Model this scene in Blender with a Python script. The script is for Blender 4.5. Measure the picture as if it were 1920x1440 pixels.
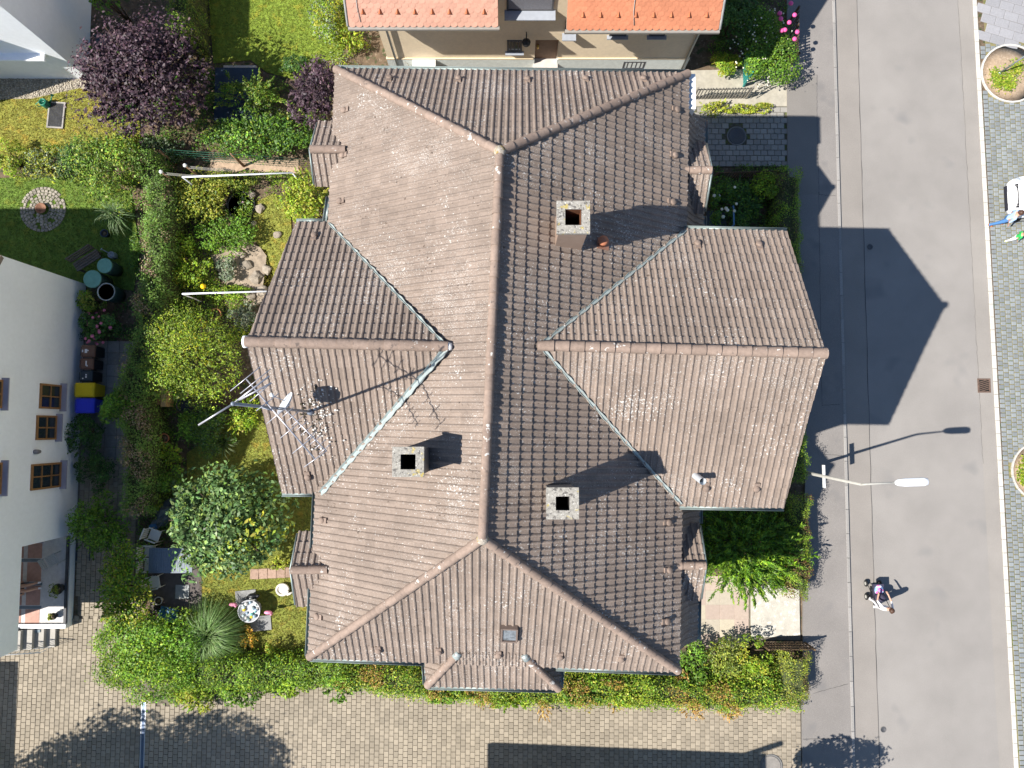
import bpy, bmesh, math, random
import numpy as np
from mathutils import Vector, Matrix
random.seed(7); rng = np.random.default_rng(11)
for o in list(bpy.data.objects): bpy.data.objects.remove(o)
S = bpy.context.scene; C = S.collection

# ------------------------------------------------------------------ camera, sky, sun, exposure
FP, H = 1333.0, 30.0                       # focal length in photo pixels, flying height in metres
TILT = math.atan(85 / FP)
cam_d = bpy.data.cameras.new('camera'); cam = bpy.data.objects.new('camera', cam_d); C.objects.link(cam)
cam_d.sensor_width = 36; cam_d.lens = 36 * FP / 1920; cam_d.clip_start = .5; cam_d.clip_end = 2000
cam.location = (0, 0, H); cam.rotation_euler = (TILT, 0, 0); S.camera = cam
S.render.resolution_x, S.render.resolution_y = 1024, 768
SH = Vector((.885, .285, 0))               # ground shadow of a one metre post
to_sun = Vector((-SH.x, -SH.y, 1)).normalized()
world = bpy.data.worlds.new('World'); S.world = world; world.use_nodes = True
wn = world.node_tree.nodes; wl = world.node_tree.links
sky = wn.new('ShaderNodeTexSky'); sky.sky_type = 'NISHITA'; sky.sun_disc = False
sky.sun_elevation = math.asin(to_sun.z); sky.sun_rotation = math.atan2(to_sun.x, to_sun.y)
sky.air_density = 1.0; sky.dust_density = .15; sky.ozone_density = 3.0
wn['Background'].inputs['Strength'].default_value = .08
wl.new(sky.outputs[0], wn['Background'].inputs['Color'])
sd = bpy.data.lights.new('sun', 'SUN'); sun = bpy.data.objects.new('sun', sd); C.objects.link(sun)
sd.energy = 5.0; sd.angle = math.radians(.53); sd.color = (1, .955, .88)
sun.rotation_euler = to_sun.to_track_quat('Z', 'Y').to_euler(); sun.location = (-20, -8, 40)
S.view_settings.view_transform = 'Standard'; S.view_settings.look = 'None'
S.view_settings.exposure = .9; S.view_settings.gamma = 1; S.view_settings.use_curve_mapping = False

# ------------------------------------------------------------------ pixel -> place
_c, _s = math.cos(TILT), math.sin(TILT)
def ray(u, v):
    x, y = (u - 960) / FP, -(v - 720) / FP
    return Vector((x, _c * y + _s, _s * y - _c))
def W(u, v, z=0.0):                        # point at height z seen at photo pixel (u, v)
    d = ray(u, v); return Vector((0, 0, H)) + d * ((z - H) / d.z)
def WY(u, v, Y):                           # point on a wall y = Y
    d = ray(u, v); return Vector((0, 0, H)) + d * (Y / d.y)
def WX(u, v, X):
    d = ray(u, v); return Vector((0, 0, H)) + d * (X / d.x)
def ppm(z): return FP / (H - z)            # pixels per metre at height z

# ------------------------------------------------------------------ materials
MATS = {}
def nodes(m):
    m.use_nodes = True; nt = m.node_tree; return nt, nt.nodes, nt.links
def mat(name, col, rough=.85, var=.2, scale=5, bump=0., bscale=60, rnd=0., metal=0., spec=.3, specks=(), big=0., bigscale=.5, emit=None):
    if name in MATS: return MATS[name]
    m = bpy.data.materials.new(name); nt, N, L = nodes(m); b = N['Principled BSDF']
    b.inputs['Roughness'].default_value = rough; b.inputs['Metallic'].default_value = metal
    b.inputs['Specular IOR Level'].default_value = spec
    geo = N.new('ShaderNodeNewGeometry')
    def noise(sc, det=4):
        n = N.new('ShaderNodeTexNoise'); n.inputs['Scale'].default_value = sc; n.inputs['Detail'].default_value = det
        n.inputs['Roughness'].default_value = .65
        L.new(geo.outputs['Position'], n.inputs['Vector']); return n
    def scaled(fac_sock, lo, hi):
        r = N.new('ShaderNodeMapRange'); r.inputs[1].default_value = .3; r.inputs[2].default_value = .7
        r.inputs[3].default_value = lo; r.inputs[4].default_value = hi; L.new(fac_sock, r.inputs[0]); return r.outputs[0]
    rgb = N.new('ShaderNodeRGB'); rgb.outputs[0].default_value = (*col, 1); cur = rgb.outputs[0]
    def mul(cur, fac):
        v = N.new('ShaderNodeVectorMath'); v.operation = 'SCALE'; L.new(cur, v.inputs[0]); L.new(fac, v.inputs['Scale']); return v.outputs[0]
    if var: cur = mul(cur, scaled(noise(scale).outputs[0], 1 - var, 1 + var))
    if big: cur = mul(cur, scaled(noise(bigscale, 3).outputs[0], 1 - big, 1 + big))
    if rnd:
        at = N.new('ShaderNodeAttribute'); at.attribute_name = 'rnd'
        oi = N.new('ShaderNodeObjectInfo'); ad = N.new('ShaderNodeMath'); ad.operation = 'ADD'
        L.new(at.outputs['Fac'], ad.inputs[0]); L.new(oi.outputs['Random'], ad.inputs[1])
        fr = N.new('ShaderNodeMath'); fr.operation = 'FRACT'; L.new(ad.outputs[0], fr.inputs[0])
        r = N.new('ShaderNodeMapRange'); r.inputs[3].default_value = 1 - rnd; r.inputs[4].default_value = 1 + rnd
        L.new(fr.outputs[0], r.inputs[0]); cur = mul(cur, r.outputs[0])
    for (c2, sc, th, soft, modsc) in specks:    # lichen, stains, grit: spots of another colour
        n = noise(sc, 2); r = N.new('ShaderNodeMapRange'); r.inputs[1].default_value = th; r.inputs[2].default_value = th + soft
        if modsc:
            n2 = noise(modsc, 3); a = N.new('ShaderNodeMath'); a.operation = 'MULTIPLY_ADD'
            L.new(n2.outputs[0], a.inputs[0]); a.inputs[1].default_value = .5; L.new(n.outputs[0], a.inputs[2])
            s_ = N.new('ShaderNodeMath'); s_.operation = 'SUBTRACT'; L.new(a.outputs[0], s_.inputs[0]); s_.inputs[1].default_value = .25
            L.new(s_.outputs[0], r.inputs[0])
        else: L.new(n.outputs[0], r.inputs[0])
        mx = N.new('ShaderNodeMix'); mx.data_type = 'RGBA'; L.new(r.outputs[0], mx.inputs[0]); L.new(cur, mx.inputs[6])
        mx.inputs[7].default_value = (*c2, 1); cur = mx.outputs[2]
    L.new(cur, b.inputs['Base Color'])
    if bump:
        bp = N.new('ShaderNodeBump'); bp.inputs['Strength'].default_value = bump; bp.inputs['Distance'].default_value = .02
        L.new(noise(bscale, 3).outputs[0], bp.inputs['Height']); L.new(bp.outputs[0], b.inputs['Normal'])
    MATS[name] = m; return m
def leafmat(name='leaf', trans=.36, rough=.5):
    if name in MATS: return MATS[name]
    m = bpy.data.materials.new(name); nt, N, L = nodes(m); b = N['Principled BSDF']
    b.inputs['Roughness'].default_value = rough; b.inputs['Specular IOR Level'].default_value = .35 if name == 'leaf' else .22
    a = N.new('ShaderNodeAttribute'); a.attribute_name = 'col'; L.new(a.outputs['Color'], b.inputs['Base Color'])
    t = N.new('ShaderNodeBsdfTranslucent'); L.new(a.outputs['Color'], t.inputs['Color'])
    mx = N.new('ShaderNodeMixShader'); mx.inputs[0].default_value = trans
    L.new(b.outputs[0], mx.inputs[1]); L.new(t.outputs[0], mx.inputs[2]); L.new(mx.outputs[0], N['Material Output'].inputs[0])
    MATS[name] = m; return m
def glassmat(name, col=(.02, .03, .04)):
    return mat(name, col, rough=.08, var=0, spec=.6)

# ------------------------------------------------------------------ objects
def base(o):                                # world position of an object's origin chain (only translations are used)
    v = Vector((0, 0, 0))
    while o is not None: v += o.location; o = o.parent
    return v
def tag(o, label=None, cat=None, group=None, kind=None):
    if label: o['label'] = label
    if cat: o['category'] = cat
    if group: o['group'] = group
    if kind: o['kind'] = kind
    return o
def thing(name, label, cat, loc, group=None):
    o = bpy.data.objects.new(name, None); o.empty_display_size = .2; C.objects.link(o); o.location = loc
    return tag(o, label, cat, group)
class MB:
    """collects faces in world coordinates; build() links them as one mesh object"""
    def __init__(s): s.v = []; s.f = []; s.mi = []; s.sm = []; s.cur = 0; s.smooth = False
    def add(s, vs, fs, smooth=None):
        k = len(s.v); s.v += [Vector(p) for p in vs]
        for f in fs: s.f.append([i + k for i in f]); s.mi.append(s.cur); s.sm.append(s.smooth if smooth is None else smooth)
        return s
    def box(s, c, size, rz=0., M=None):
        hx, hy, hz = size[0] / 2, size[1] / 2, size[2] / 2
        R = M if M is not None else Matrix.Rotation(rz, 3, 'Z')
        p = [Vector(c) + R @ Vector((x * hx, y * hy, z * hz)) for z in (-1, 1) for x, y in ((-1, -1), (1, -1), (1, 1), (-1, 1))]
        return s.add(p, [(0, 3, 2, 1), (4, 5, 6, 7), (0, 1, 5, 4), (1, 2, 6, 5), (2, 3, 7, 6), (3, 0, 4, 7)])
    def prism(s, poly, z0, z1):              # poly: 2D/3D points counter-clockwise or not
        n = len(poly); a = sum(poly[i][0] * poly[(i + 1) % n][1] - poly[(i + 1) % n][0] * poly[i][1] for i in range(n))
        if a < 0: poly = poly[::-1]
        vs = [(p[0], p[1], z0) for p in poly] + [(p[0], p[1], z1) for p in poly]
        return s.add(vs, [tuple(range(n))[::-1], tuple(range(n, 2 * n))] + [(i, (i + 1) % n, n + (i + 1) % n, n + i) for i in range(n)])
    def slab(s, pts, n, t):                  # a flat 3D polygon given thickness t along n
        k = len(pts); n = Vector(n); pts = [Vector(p) for p in pts]
        fs = [tuple(range(k)), tuple(range(k, 2 * k))[::-1]] + [(i, k + i, k + (i + 1) % k, (i + 1) % k) for i in range(k)]
        nn = sum(((pts[i] - pts[0]).cross(pts[(i + 1) % k] - pts[0]) for i in range(1, k - 1)), Vector())
        if nn.dot(n) < 0: fs = [f[::-1] for f in fs]
        return s.add([p for p in pts] + [p - n * t for p in pts], fs)
    def tube(s, pts, r, seg=8, caps=True, smooth=True):
        pts = [Vector(p) for p in pts]; rs = r if isinstance(r, (list, tuple)) else [r] * len(pts)
        rings = []; ref = None
        for i, p in enumerate(pts):
            d = (pts[min(i + 1, len(pts) - 1)] - pts[max(i - 1, 0)]).normalized()
            if ref is None or abs(ref.dot(d)) > .95: ref = Vector((0, 0, 1)) if abs(d.z) < .9 else Vector((1, 0, 0))
            x = d.cross(ref).normalized(); y = d.cross(x).normalized()
            rings.append([p + (x * math.cos(a) + y * math.sin(a)) * rs[i] for a in [2 * math.pi * k / seg for k in range(seg)]])
        vs = [q for r_ in rings for q in r_]; fs = []
        for i in range(len(pts) - 1):
            for k in range(seg):
                a, b = i * seg + k, i * seg + (k + 1) % seg; fs.append((a, b, b + seg, a + seg))
        s.add(vs, fs, smooth)
        if caps:
            k = len(s.v) - len(vs); s.f.append([k + i for i in range(seg)][::-1]); s.f.append([k + len(vs) - seg + i for i in range(seg)])
            s.mi += [s.cur] * 2; s.sm += [False] * 2
        return s
    def lathe(s, c, prof, seg=16, smooth=True, sx=1., sy=1.):   # prof: (radius, z) pairs
        c = Vector(c); vs = []; fs = []
        for r, z in prof: vs += [c + Vector((r * sx * math.cos(2 * math.pi * k / seg), r * sy * math.sin(2 * math.pi * k / seg), z)) for k in range(seg)]
        for i in range(len(prof) - 1):
            for k in range(seg):
                a, b = i * seg + k, i * seg + (k + 1) % seg; fs.append((a, b, b + seg, a + seg))
        if prof[0][0] > .001: fs.append(tuple(range(seg))[::-1])
        if prof[-1][0] > .001: fs.append(tuple(range(len(vs) - seg, len(vs))))
        return s.add(vs, fs, smooth)
    def ball(s, c, r, seg=10, rings=6, scale=(1, 1, 1)):
        pr = [(max(.0005, math.sin(math.pi * i / rings)) * r, -math.cos(math.pi * i / rings) * r * scale[2]) for i in range(rings + 1)]
        return s.lathe(c, pr, seg, True, scale[0], scale[1])
    def sheet(s, pts): return s.add(pts, [tuple(range(len(pts)))])
    def build(s, name, m, parent=None, kind=None, mods=None):
        o0 = base(parent) if parent else Vector()
        me = bpy.data.meshes.new(name); me.from_pydata([p - o0 for p in s.v], [], s.f)
        ms = m if isinstance(m, (list, tuple)) else [m]
        for q in ms: me.materials.append(q)
        me.polygons.foreach_set('material_index', s.mi); me.polygons.foreach_set('use_smooth', s.sm); me.update()
        o = bpy.data.objects.new(name, me); C.objects.link(o)
        if parent: o.parent = parent
        if kind: o['kind'] = kind
        return o
def link_copy(name, me, mtx, parent):
    o = bpy.data.objects.new(name, me); C.objects.link(o); o.parent = parent
    o.matrix_basis = Matrix.Translation(-base(parent)) @ mtx; return o
def structure(name, mb, m): return tag(mb.build(name, m), kind='structure')
def inside(poly, x, y):
    c = False; n = len(poly); j = n - 1
    for i in range(n):
        xi, yi, xj, yj = poly[i][0], poly[i][1], poly[j][0], poly[j][1]
        if (yi > y) != (yj > y) and x < (xj - xi) * (y - yi) / (yj - yi) + xi: c = not c
        j = i
    return c
def wp(px, z=0.): return [W(u, v, z) for u, v in px]
def np_mesh(name, V, F, cols, m, parent=None, kind=None):
    """V (n,3) world, F (k,4) quads, cols (k,3)"""
    o0 = np.array(base(parent)) if parent else np.zeros(3)
    me = bpy.data.meshes.new(name); V = (V - o0).astype(np.float32); k = len(F)
    me.vertices.add(len(V)); me.vertices.foreach_set('co', V.ravel())
    me.loops.add(F.size); me.loops.foreach_set('vertex_index', F.ravel().astype(np.int32))
    me.polygons.add(k); me.polygons.foreach_set('loop_start', (np.arange(k) * F.shape[1]).astype(np.int32))
    me.update(calc_edges=True)
    a = me.attributes.new('col', 'FLOAT_COLOR', 'FACE'); a.data.foreach_set('color', np.c_[cols, np.ones(k)].astype(np.float32).ravel())
    me.materials.append(m); o = bpy.data.objects.new(name, me); C.objects.link(o)
    if parent: o.parent = parent
    if kind: o['kind'] = kind
    return o

# ------------------------------------------------------------------ foliage
def unit(a): return a / np.maximum(1e-9, np.linalg.norm(a, axis=1, keepdims=True))
def palette(n, cols, jit=.22):
    cols = np.array(cols); k = rng.integers(0, len(cols), n)
    return np.clip(cols[k] * (1 + rng.normal(0, jit, (n, 1))) * (1 + rng.normal(0, .06, (n, 3))), .004, .9)
def leaf_quads(P, Nn, size, elong=1.7, dirs=None, fold=.18):
    n = len(P); L_ = size * (1 + rng.normal(0, .22, (n, 1))); L_ = np.maximum(L_, size * .4)
    t = rng.normal(0, 1, (n, 3)) if dirs is None else dirs + rng.normal(0, .25, (n, 3))
    t = unit(t - Nn * (t * Nn).sum(1, keepdims=True)); b = np.cross(Nn, t)
    w_ = L_ / elong
    V = np.stack([P - t * L_ * .5, P + b * w_ * .5 + Nn * L_ * fold * .5 - t * L_ * .05, P + t * L_ * .5, P - b * w_ * .5 + Nn * L_ * fold * .5 - t * L_ * .05], 1)
    return V.reshape(-1, 3), np.arange(4 * n).reshape(n, 4)
def blob_pts(c, r, n, lumps=14, hemi=-.25, depth=.3):
    c = np.array(c); r = np.array(r)
    d = unit(rng.normal(0, 1, (lumps, 3))); d[:, 2] = np.where(d[:, 2] < hemi, -d[:, 2], d[:, 2])
    sc = d * rng.uniform(.35, .86, (lumps, 1)); sr = rng.uniform(.2, .46, lumps); ax = rng.uniform(.75, 1.3, (lumps, 3))
    wgt = sr ** 2 + .03; k = rng.choice(lumps, n, p=wgt / wgt.sum()); dd = unit(rng.normal(0, 1, (n, 3)) + d[k] * .7 + np.array([0, 0, .4]))
    p = sc[k] + dd * ax[k] * (sr[k] * (1 - depth * rng.random(n) ** 1.4))[:, None]
    far = rng.random(n) < .06; p[far] *= rng.uniform(1.0, 1.16, (int(far.sum()), 1))
    Nn = unit(dd * .8 + rng.normal(0, .5, (n, 3)) + np.array([-.1, 0, .55]))
    return c + p * r, Nn, k
def shoot_pts(c, r, n, shoots, L_, spread=.1, upw=.55):
    """leaves set along shoots that radiate from inside the crown: an uneven, feathery outline"""
    c = np.array(c); r = np.array(r); d = unit(rng.normal(0, 1, (shoots, 3))); d[:, 2] = np.abs(d[:, 2]) - .15
    b0 = c + d * r * (rng.uniform(.05, 1, (shoots, 1)) ** .45 * .82); sd_ = unit(d * r / r.mean() + rng.normal(0, .3, (shoots, 3)) + np.array([0, 0, upw]))
    ln = L_ * rng.uniform(.5, 1.25, shoots); k = rng.integers(0, shoots, n); t = rng.random(n); o_ = rng.normal(0, 1, (n, 3)); ax = sd_[k]; o_ = unit(o_ - ax * (o_ * ax).sum(1, keepdims=True))
    P = b0[k] + ax * (ln[k] * t)[:, None] + o_ * (spread * (1.05 - t) * rng.random(n))[:, None]
    return P, unit(o_ * .5 + np.array([-.1, 0, .8]) + rng.normal(0, .35, (n, 3))), k, unit(ax * 1.0 + o_ * .7)
G_MID = [(.12, .24, .025), (.16, .3, .03), (.09, .19, .028), (.2, .33, .03)]
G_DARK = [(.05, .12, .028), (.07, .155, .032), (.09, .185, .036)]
G_BRIGHT = [(.27, .4, .028), (.21, .35, .026), (.34, .44, .032), (.16, .29, .026)]
G_YEL = [(.4, .43, .04), (.31, .38, .035), (.22, .29, .028), (.46, .45, .08)]
G_GREY = [(.24, .29, .18), (.18, .24, .13), (.28, .33, .23)]
G_BLUE = [(.09, .17, .055), (.13, .22, .075), (.06, .125, .04), (.19, .29, .11), (.19, .28, .06)]
G_OLIVE = [(.24, .3, .045), (.17, .23, .035), (.32, .35, .045), (.13, .19, .045)]
PURPLE = [(.085, .05, .066), (.07, .04, .056), (.14, .09, .105), (.045, .026, .038)]
G_IVY = [(.12, .23, .04), (.17, .3, .05), (.2, .28, .06), (.14, .25, .04)]
TW = lambda: mat('bark', (.09, .062, .042), .9, .3, 9, .5, 40)
def stems(root, c, r, h, k=5, m=None, name='stem', thick=.035):
    mb = MB(); c = Vector(c)
    for i in range(k):
        a = i * 2 * math.pi / k + random.random(); q = Vector((math.cos(a) * r[0], math.sin(a) * r[1], 0)) * random.uniform(.35, .75)
        p0 = Vector((c.x, c.y, 0)) + q * .12
        mb.tube([p0, p0 + q * .35 + Vector((0, 0, h * .4)), p0 + q * .85 + Vector((0, 0, h * .78))], [thick, thick * .75, thick * .35], 6)
    return mb.build(name, m or TW(), root)
def bush(name, label, cat, u, v, ru, rv, h, pal, n_m2=520, size=.085, elong=1.7, lumps=14, group=None, depth=.35, gloss='leaf', flowers=None, tree=False, jit=.22, z0=None, zc=None, patches=None, shoots=None):
    """a shrub or tree whose crown fills the ellipse (u, v, ru, rv) of the photograph at its own height"""
    zc = h * .55 if zc is None else zc; s = ppm(zc); c = W(u, v, zc); rx, ry = 1.1 * ru / s, 1.1 * rv / s; rz = max(h - zc, .12)
    n = int(n_m2 * math.pi * rx * ry * (1.05 if h > 1.5 else .85))
    root = thing(name, label, cat, (c.x, c.y, 0), group)
    dirs = None
    if shoots: lumps = int(shoots[0] * math.pi * rx * ry); n1 = int(n * (shoots[3] if len(shoots) > 3 else .5)); P, Nn, k, dirs = shoot_pts(c, (rx, ry, rz), n - n1, lumps, shoots[1], shoots[2]); l2 = max(10, lumps // 5); P2, N2, k2 = blob_pts(c, (rx * .95, ry * .95, rz), n1, l2, depth=.4); P, Nn, k, dirs = np.r_[P, P2], np.r_[Nn, N2], np.r_[k, k2], np.r_[dirs, rng.normal(0, 1, (n1, 3))]
    else: P, Nn, k = blob_pts(c, (rx, ry, rz), n, lumps, depth=depth)
    P[:, 2] = np.maximum(P[:, 2], .04)
    V, F = leaf_quads(P, Nn, size * 1.2, elong, dirs); col = palette(n, pal, jit)
    col *= (1 + np.random.default_rng(abs(int(u))).normal(0, .24, lumps))[k][:, None]       # clumps of fresh and old leaves
    if patches is not None:
        pc, frac = patches; sel = rng.random(lumps) < frac; mk = sel[k] & (rng.random(n) < .8)
        col[mk] = palette(int(mk.sum()), pc)
    np_mesh('crown' if tree else 'foliage', V, F, col, leafmat(gloss, .36 if gloss == 'leaf' else .2, .5 if gloss == 'leaf' else .42), root)
    if tree:
        mb = MB(); b = Vector((c.x, c.y, 0)); mb.tube([b, b + Vector((.04, .02, h * .3)), b + Vector((.02, .05, h * .62))], [.12, .095, .06], 8)
        for i in range(7):
            a = i * .9 + .3; mb.tube([b + Vector((.03, .02, h * (.28 + .04 * i))), b + Vector((math.cos(a) * rx * .4, math.sin(a) * ry * .4, h * .6)), b + Vector((math.cos(a) * rx * .75, math.sin(a) * ry * .75, h * .8))], [.05, .035, .012], 6)
        mb.build('trunk', TW(), root)
    else: stems(root, c, (rx, ry), h)
    if flowers:
        fc, fn, fs = flowers; mb = MB(); Pf, Nf, _ = blob_pts(c, (rx, ry, rz), fn, 14, depth=.02)
        for p in Pf: mb.ball(Vector(p) + Vector((0, 0, .04)), fs * random.uniform(.7, 1.2), 7, 4, (1, 1, .7))
        mb.build('flowers', mat('petal_%s' % name, fc, .6, .25, 30), root, kind='stuff')
    return root
def hedge(name, label, px, width, h, pal, n_m2=900, size=.07, brown=None, group=None, square=.55, gloss='leaf', zpx=None, ragged=.05, elong=1.6):
    """clipped hedge along a polyline of pixels (its top line), rounded box section"""
    pts = [W(u, v, h if zpx is None else zpx) for u, v in px]; pts = [Vector((p.x, p.y, 0)) for p in pts]
    wd = width if isinstance(width, (list, tuple)) else [width] * len(pts)
    seg = [(pts[i + 1] - pts[i]).length for i in range(len(pts) - 1)]; tot = sum(seg)
    root = thing(name, label, 'hedge', pts[len(pts) // 2], group)
    cum = np.r_[0, np.cumsum(seg)]; n = int(n_m2 * tot * (np.mean(wd) + .6 * h))
    t = rng.random(n) * (tot + .3) - .15; tc = np.clip(t, 0, tot - 1e-4); i = np.clip(np.searchsorted(cum, tc, 'right') - 1, 0, len(seg) - 1)
    A = np.array([list(p) for p in pts]); D = np.diff(A, axis=0); D = D / np.linalg.norm(D, axis=1, keepdims=True)
    f = ((tc - cum[i]) / np.array(seg)[i]); ww = np.array(wd)[i] * (1 - f) + np.array(wd)[i + 1] * f
    ctr = A[i] + D[i] * (t - cum[i])[:, None]; side = np.c_[D[i][:, 1], -D[i][:, 0], np.zeros(n)]
    ph = rng.uniform(-.1, math.pi + .1, n); ca, sa = np.cos(ph), np.maximum(np.sin(ph), 0)
    hh = h * (1 + .06 * np.sin(t * 2.1 + h) + .05 * np.sin(t * 5.3)); bul = 1 + .1 * np.sin(t * 3.3 + 1) + .07 * np.sin(t * 7.1)
    shr = 1 - .3 * rng.random(n) ** 2; hh = hh * (1 + .16 * np.sin(t * 6.3 + 2.5 * ca) * np.sin(4.1 * ca + t * 2.2)); bul = bul * (1 + .12 * np.sin(t * 9 + 3 * sa))
    off = np.sign(ca) * np.abs(ca) ** square * ww * .5 * bul * shr; z = sa ** square * hh * (1 - .25 * rng.random(n) ** 2.2)
    fill = rng.random(n) < .12; z[fill] *= rng.random(int(fill.sum()))
    P = ctr + side * off[:, None] + np.c_[np.zeros((n, 2)), np.maximum(z, .05)] + rng.normal(0, ragged, (n, 3)); P[:, 2] = np.maximum(P[:, 2], .04)
    Nn = unit(side * ca[:, None] + np.c_[np.zeros((n, 2)), sa + .25] + rng.normal(0, .55, (n, 3)))
    V, F = leaf_quads(P, Nn, size, elong); col = palette(n, pal)
    col *= (1 + .22 * np.sin(P[:, 0] * 3.1 + 1.3 * np.sin(P[:, 1] * 2.3)) * np.sin(P[:, 1] * 2.7))[:, None]
    if brown is not None:
        k = (np.sin(P[:, 0] * 2.3 + 2 * np.sin(P[:, 1] * 1.1)) * np.sin(P[:, 1] * 1.9 + P[:, 0]) > .25) & (z > h * .75) & (rng.random(n) < .75)
        col[k] = palette(int(k.sum()), brown)
    np_mesh('foliage', V, F, col, leafmat(gloss), root)
    mb = MB()
    for q in range(int(tot / .35) + 2):
        tt = min(tot - .01, q * .35); j = int(np.clip(np.searchsorted(cum, tt, 'right') - 1, 0, len(seg) - 1)); p = pts[j] + Vector(D[j]) * (tt - cum[j])
        mb.tube([p, p + Vector((random.uniform(-.15, .15), random.uniform(-.15, .15), h * .5)), p + Vector((random.uniform(-.25, .25), random.uniform(-.25, .25), h * .85))], [.03, .02, .01], 5)
    mb.build('branches', TW(), root)
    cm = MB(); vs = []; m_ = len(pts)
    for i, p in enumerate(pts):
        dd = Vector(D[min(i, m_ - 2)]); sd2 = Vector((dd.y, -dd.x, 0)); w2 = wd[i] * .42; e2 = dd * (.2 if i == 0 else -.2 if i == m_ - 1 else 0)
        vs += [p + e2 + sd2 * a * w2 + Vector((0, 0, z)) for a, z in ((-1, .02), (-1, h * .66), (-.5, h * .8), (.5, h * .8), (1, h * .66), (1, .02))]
    cm.add(vs, [(6 * i + k, 6 * i + (k + 1) % 6, 6 * i + 6 + (k + 1) % 6, 6 * i + 6 + k) for i in range(m_ - 1) for k in range(6)] + [(5, 4, 3, 2, 1, 0), tuple(range(6 * m_ - 6, 6 * m_))]); cm.build('shadow_core', mat('shadow_core', (.05, .06, .022), .95, .5, 14, .8, 20), root)  # core added inside the leaves so the hedge casts a solid shadow
    return root
def tuft(name, label, u, v, r_px, h, pal, n=420, blade=.02, group=None, cat='grass plant', droop=.5):
    """arching ornamental grass: long curved blades from one base"""
    s = ppm(h * .5); c = W(u, v, h * .4); R = r_px / s; root = thing(name, label, cat, (c.x, c.y, 0), group)
    a = rng.uniform(0, 2 * math.pi, n); rr = R * rng.uniform(.02, 1.08, n); hz = h * rng.uniform(.45, 1.1, n)
    a2 = a; d = np.c_[np.cos(a), np.sin(a), np.zeros(n)]; sd_ = np.c_[-np.sin(a), np.cos(a), np.zeros(n)]
    K = 5; Vs = []; ts = np.linspace(0, 1, K + 1)
    for t in ts:
        q = np.array([c.x, c.y, .02]) + d * (rr * (t ** 1.4))[:, None] + d * .06 + np.c_[np.zeros((n, 2)), hz * (np.sin(t * math.pi * (.5 + droop * .42)) if t else 0)]
        w_ = blade * (1 - t ** 2 * .9); Vs.append(np.stack([q - sd_ * w_, q + sd_ * w_], 1))
    V = np.stack(Vs, 1).reshape(-1, 3); F = []
    bi = np.arange(n) * (2 * (K + 1))
    for j in range(K): F.append(np.stack([bi + 2 * j, bi + 2 * j + 1, bi + 2 * j + 3, bi + 2 * j + 2], 1))
    F = np.stack(F, 1).reshape(-1, 4); col = np.repeat(palette(n, pal), K, axis=0)
    np_mesh('blades', V, F, col, leafmat(), root, kind='stuff'); return root
def lawn(name, label, px, col, n_m2=700, patches=None, z=.03):
    poly = wp(px, z); mb = MB(); mb.prism(poly, -.02, z); o = structure(name, mb, mat('turf_' + name, col, .95, .35, 3.5, .6, 30, specks=((tuple(c * .55 for c in col), 9, .56, .1, 0), ((col[0] * 1.5, col[1] * 1.1, col[2]), 2.2, .55, .14, 0))))
    xs = [p.x for p in poly]; ys = [p.y for p in poly]; A = abs(sum(poly[i].x * poly[i - 1].y - poly[i - 1].x * poly[i].y for i in range(len(poly)))) / 2
    n = int(A * n_m2); P = []
    while len(P) < n:
        x, y = random.uniform(min(xs), max(xs)), random.uniform(min(ys), max(ys))
        if inside(poly, x, y): P.append((x, y, z + .015))
    P = np.array(P); Nn = unit(rng.normal(0, 1, (n, 3)) * np.array([1, 1, .5]) + np.array([0, 0, .5]))
    V, F = leaf_quads(P, Nn, .075, 4.5, fold=0.)
    c = palette(n, [col, tuple(q * 1.35 for q in col), (col[0] * 1.4, col[1] * 1.05, col[2]), tuple(q * .7 for q in col)], .2)
    big = np.sin(P[:, 0] * 1.3 + 2 * np.sin(P[:, 1] * .9)) * np.sin(P[:, 1] * 1.7 + P[:, 0] * .6)
    if patches is not None: k = (big + rng.normal(0, .25, n)) > .35; c[k] = palette(int(k.sum()), patches)
    V[:, 2] = np.maximum(V[:, 2], z - .005)
    g = np_mesh('grass', V, F, c, leafmat(), None, 'stuff'); tag(g, label, 'grass'); return o

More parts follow.
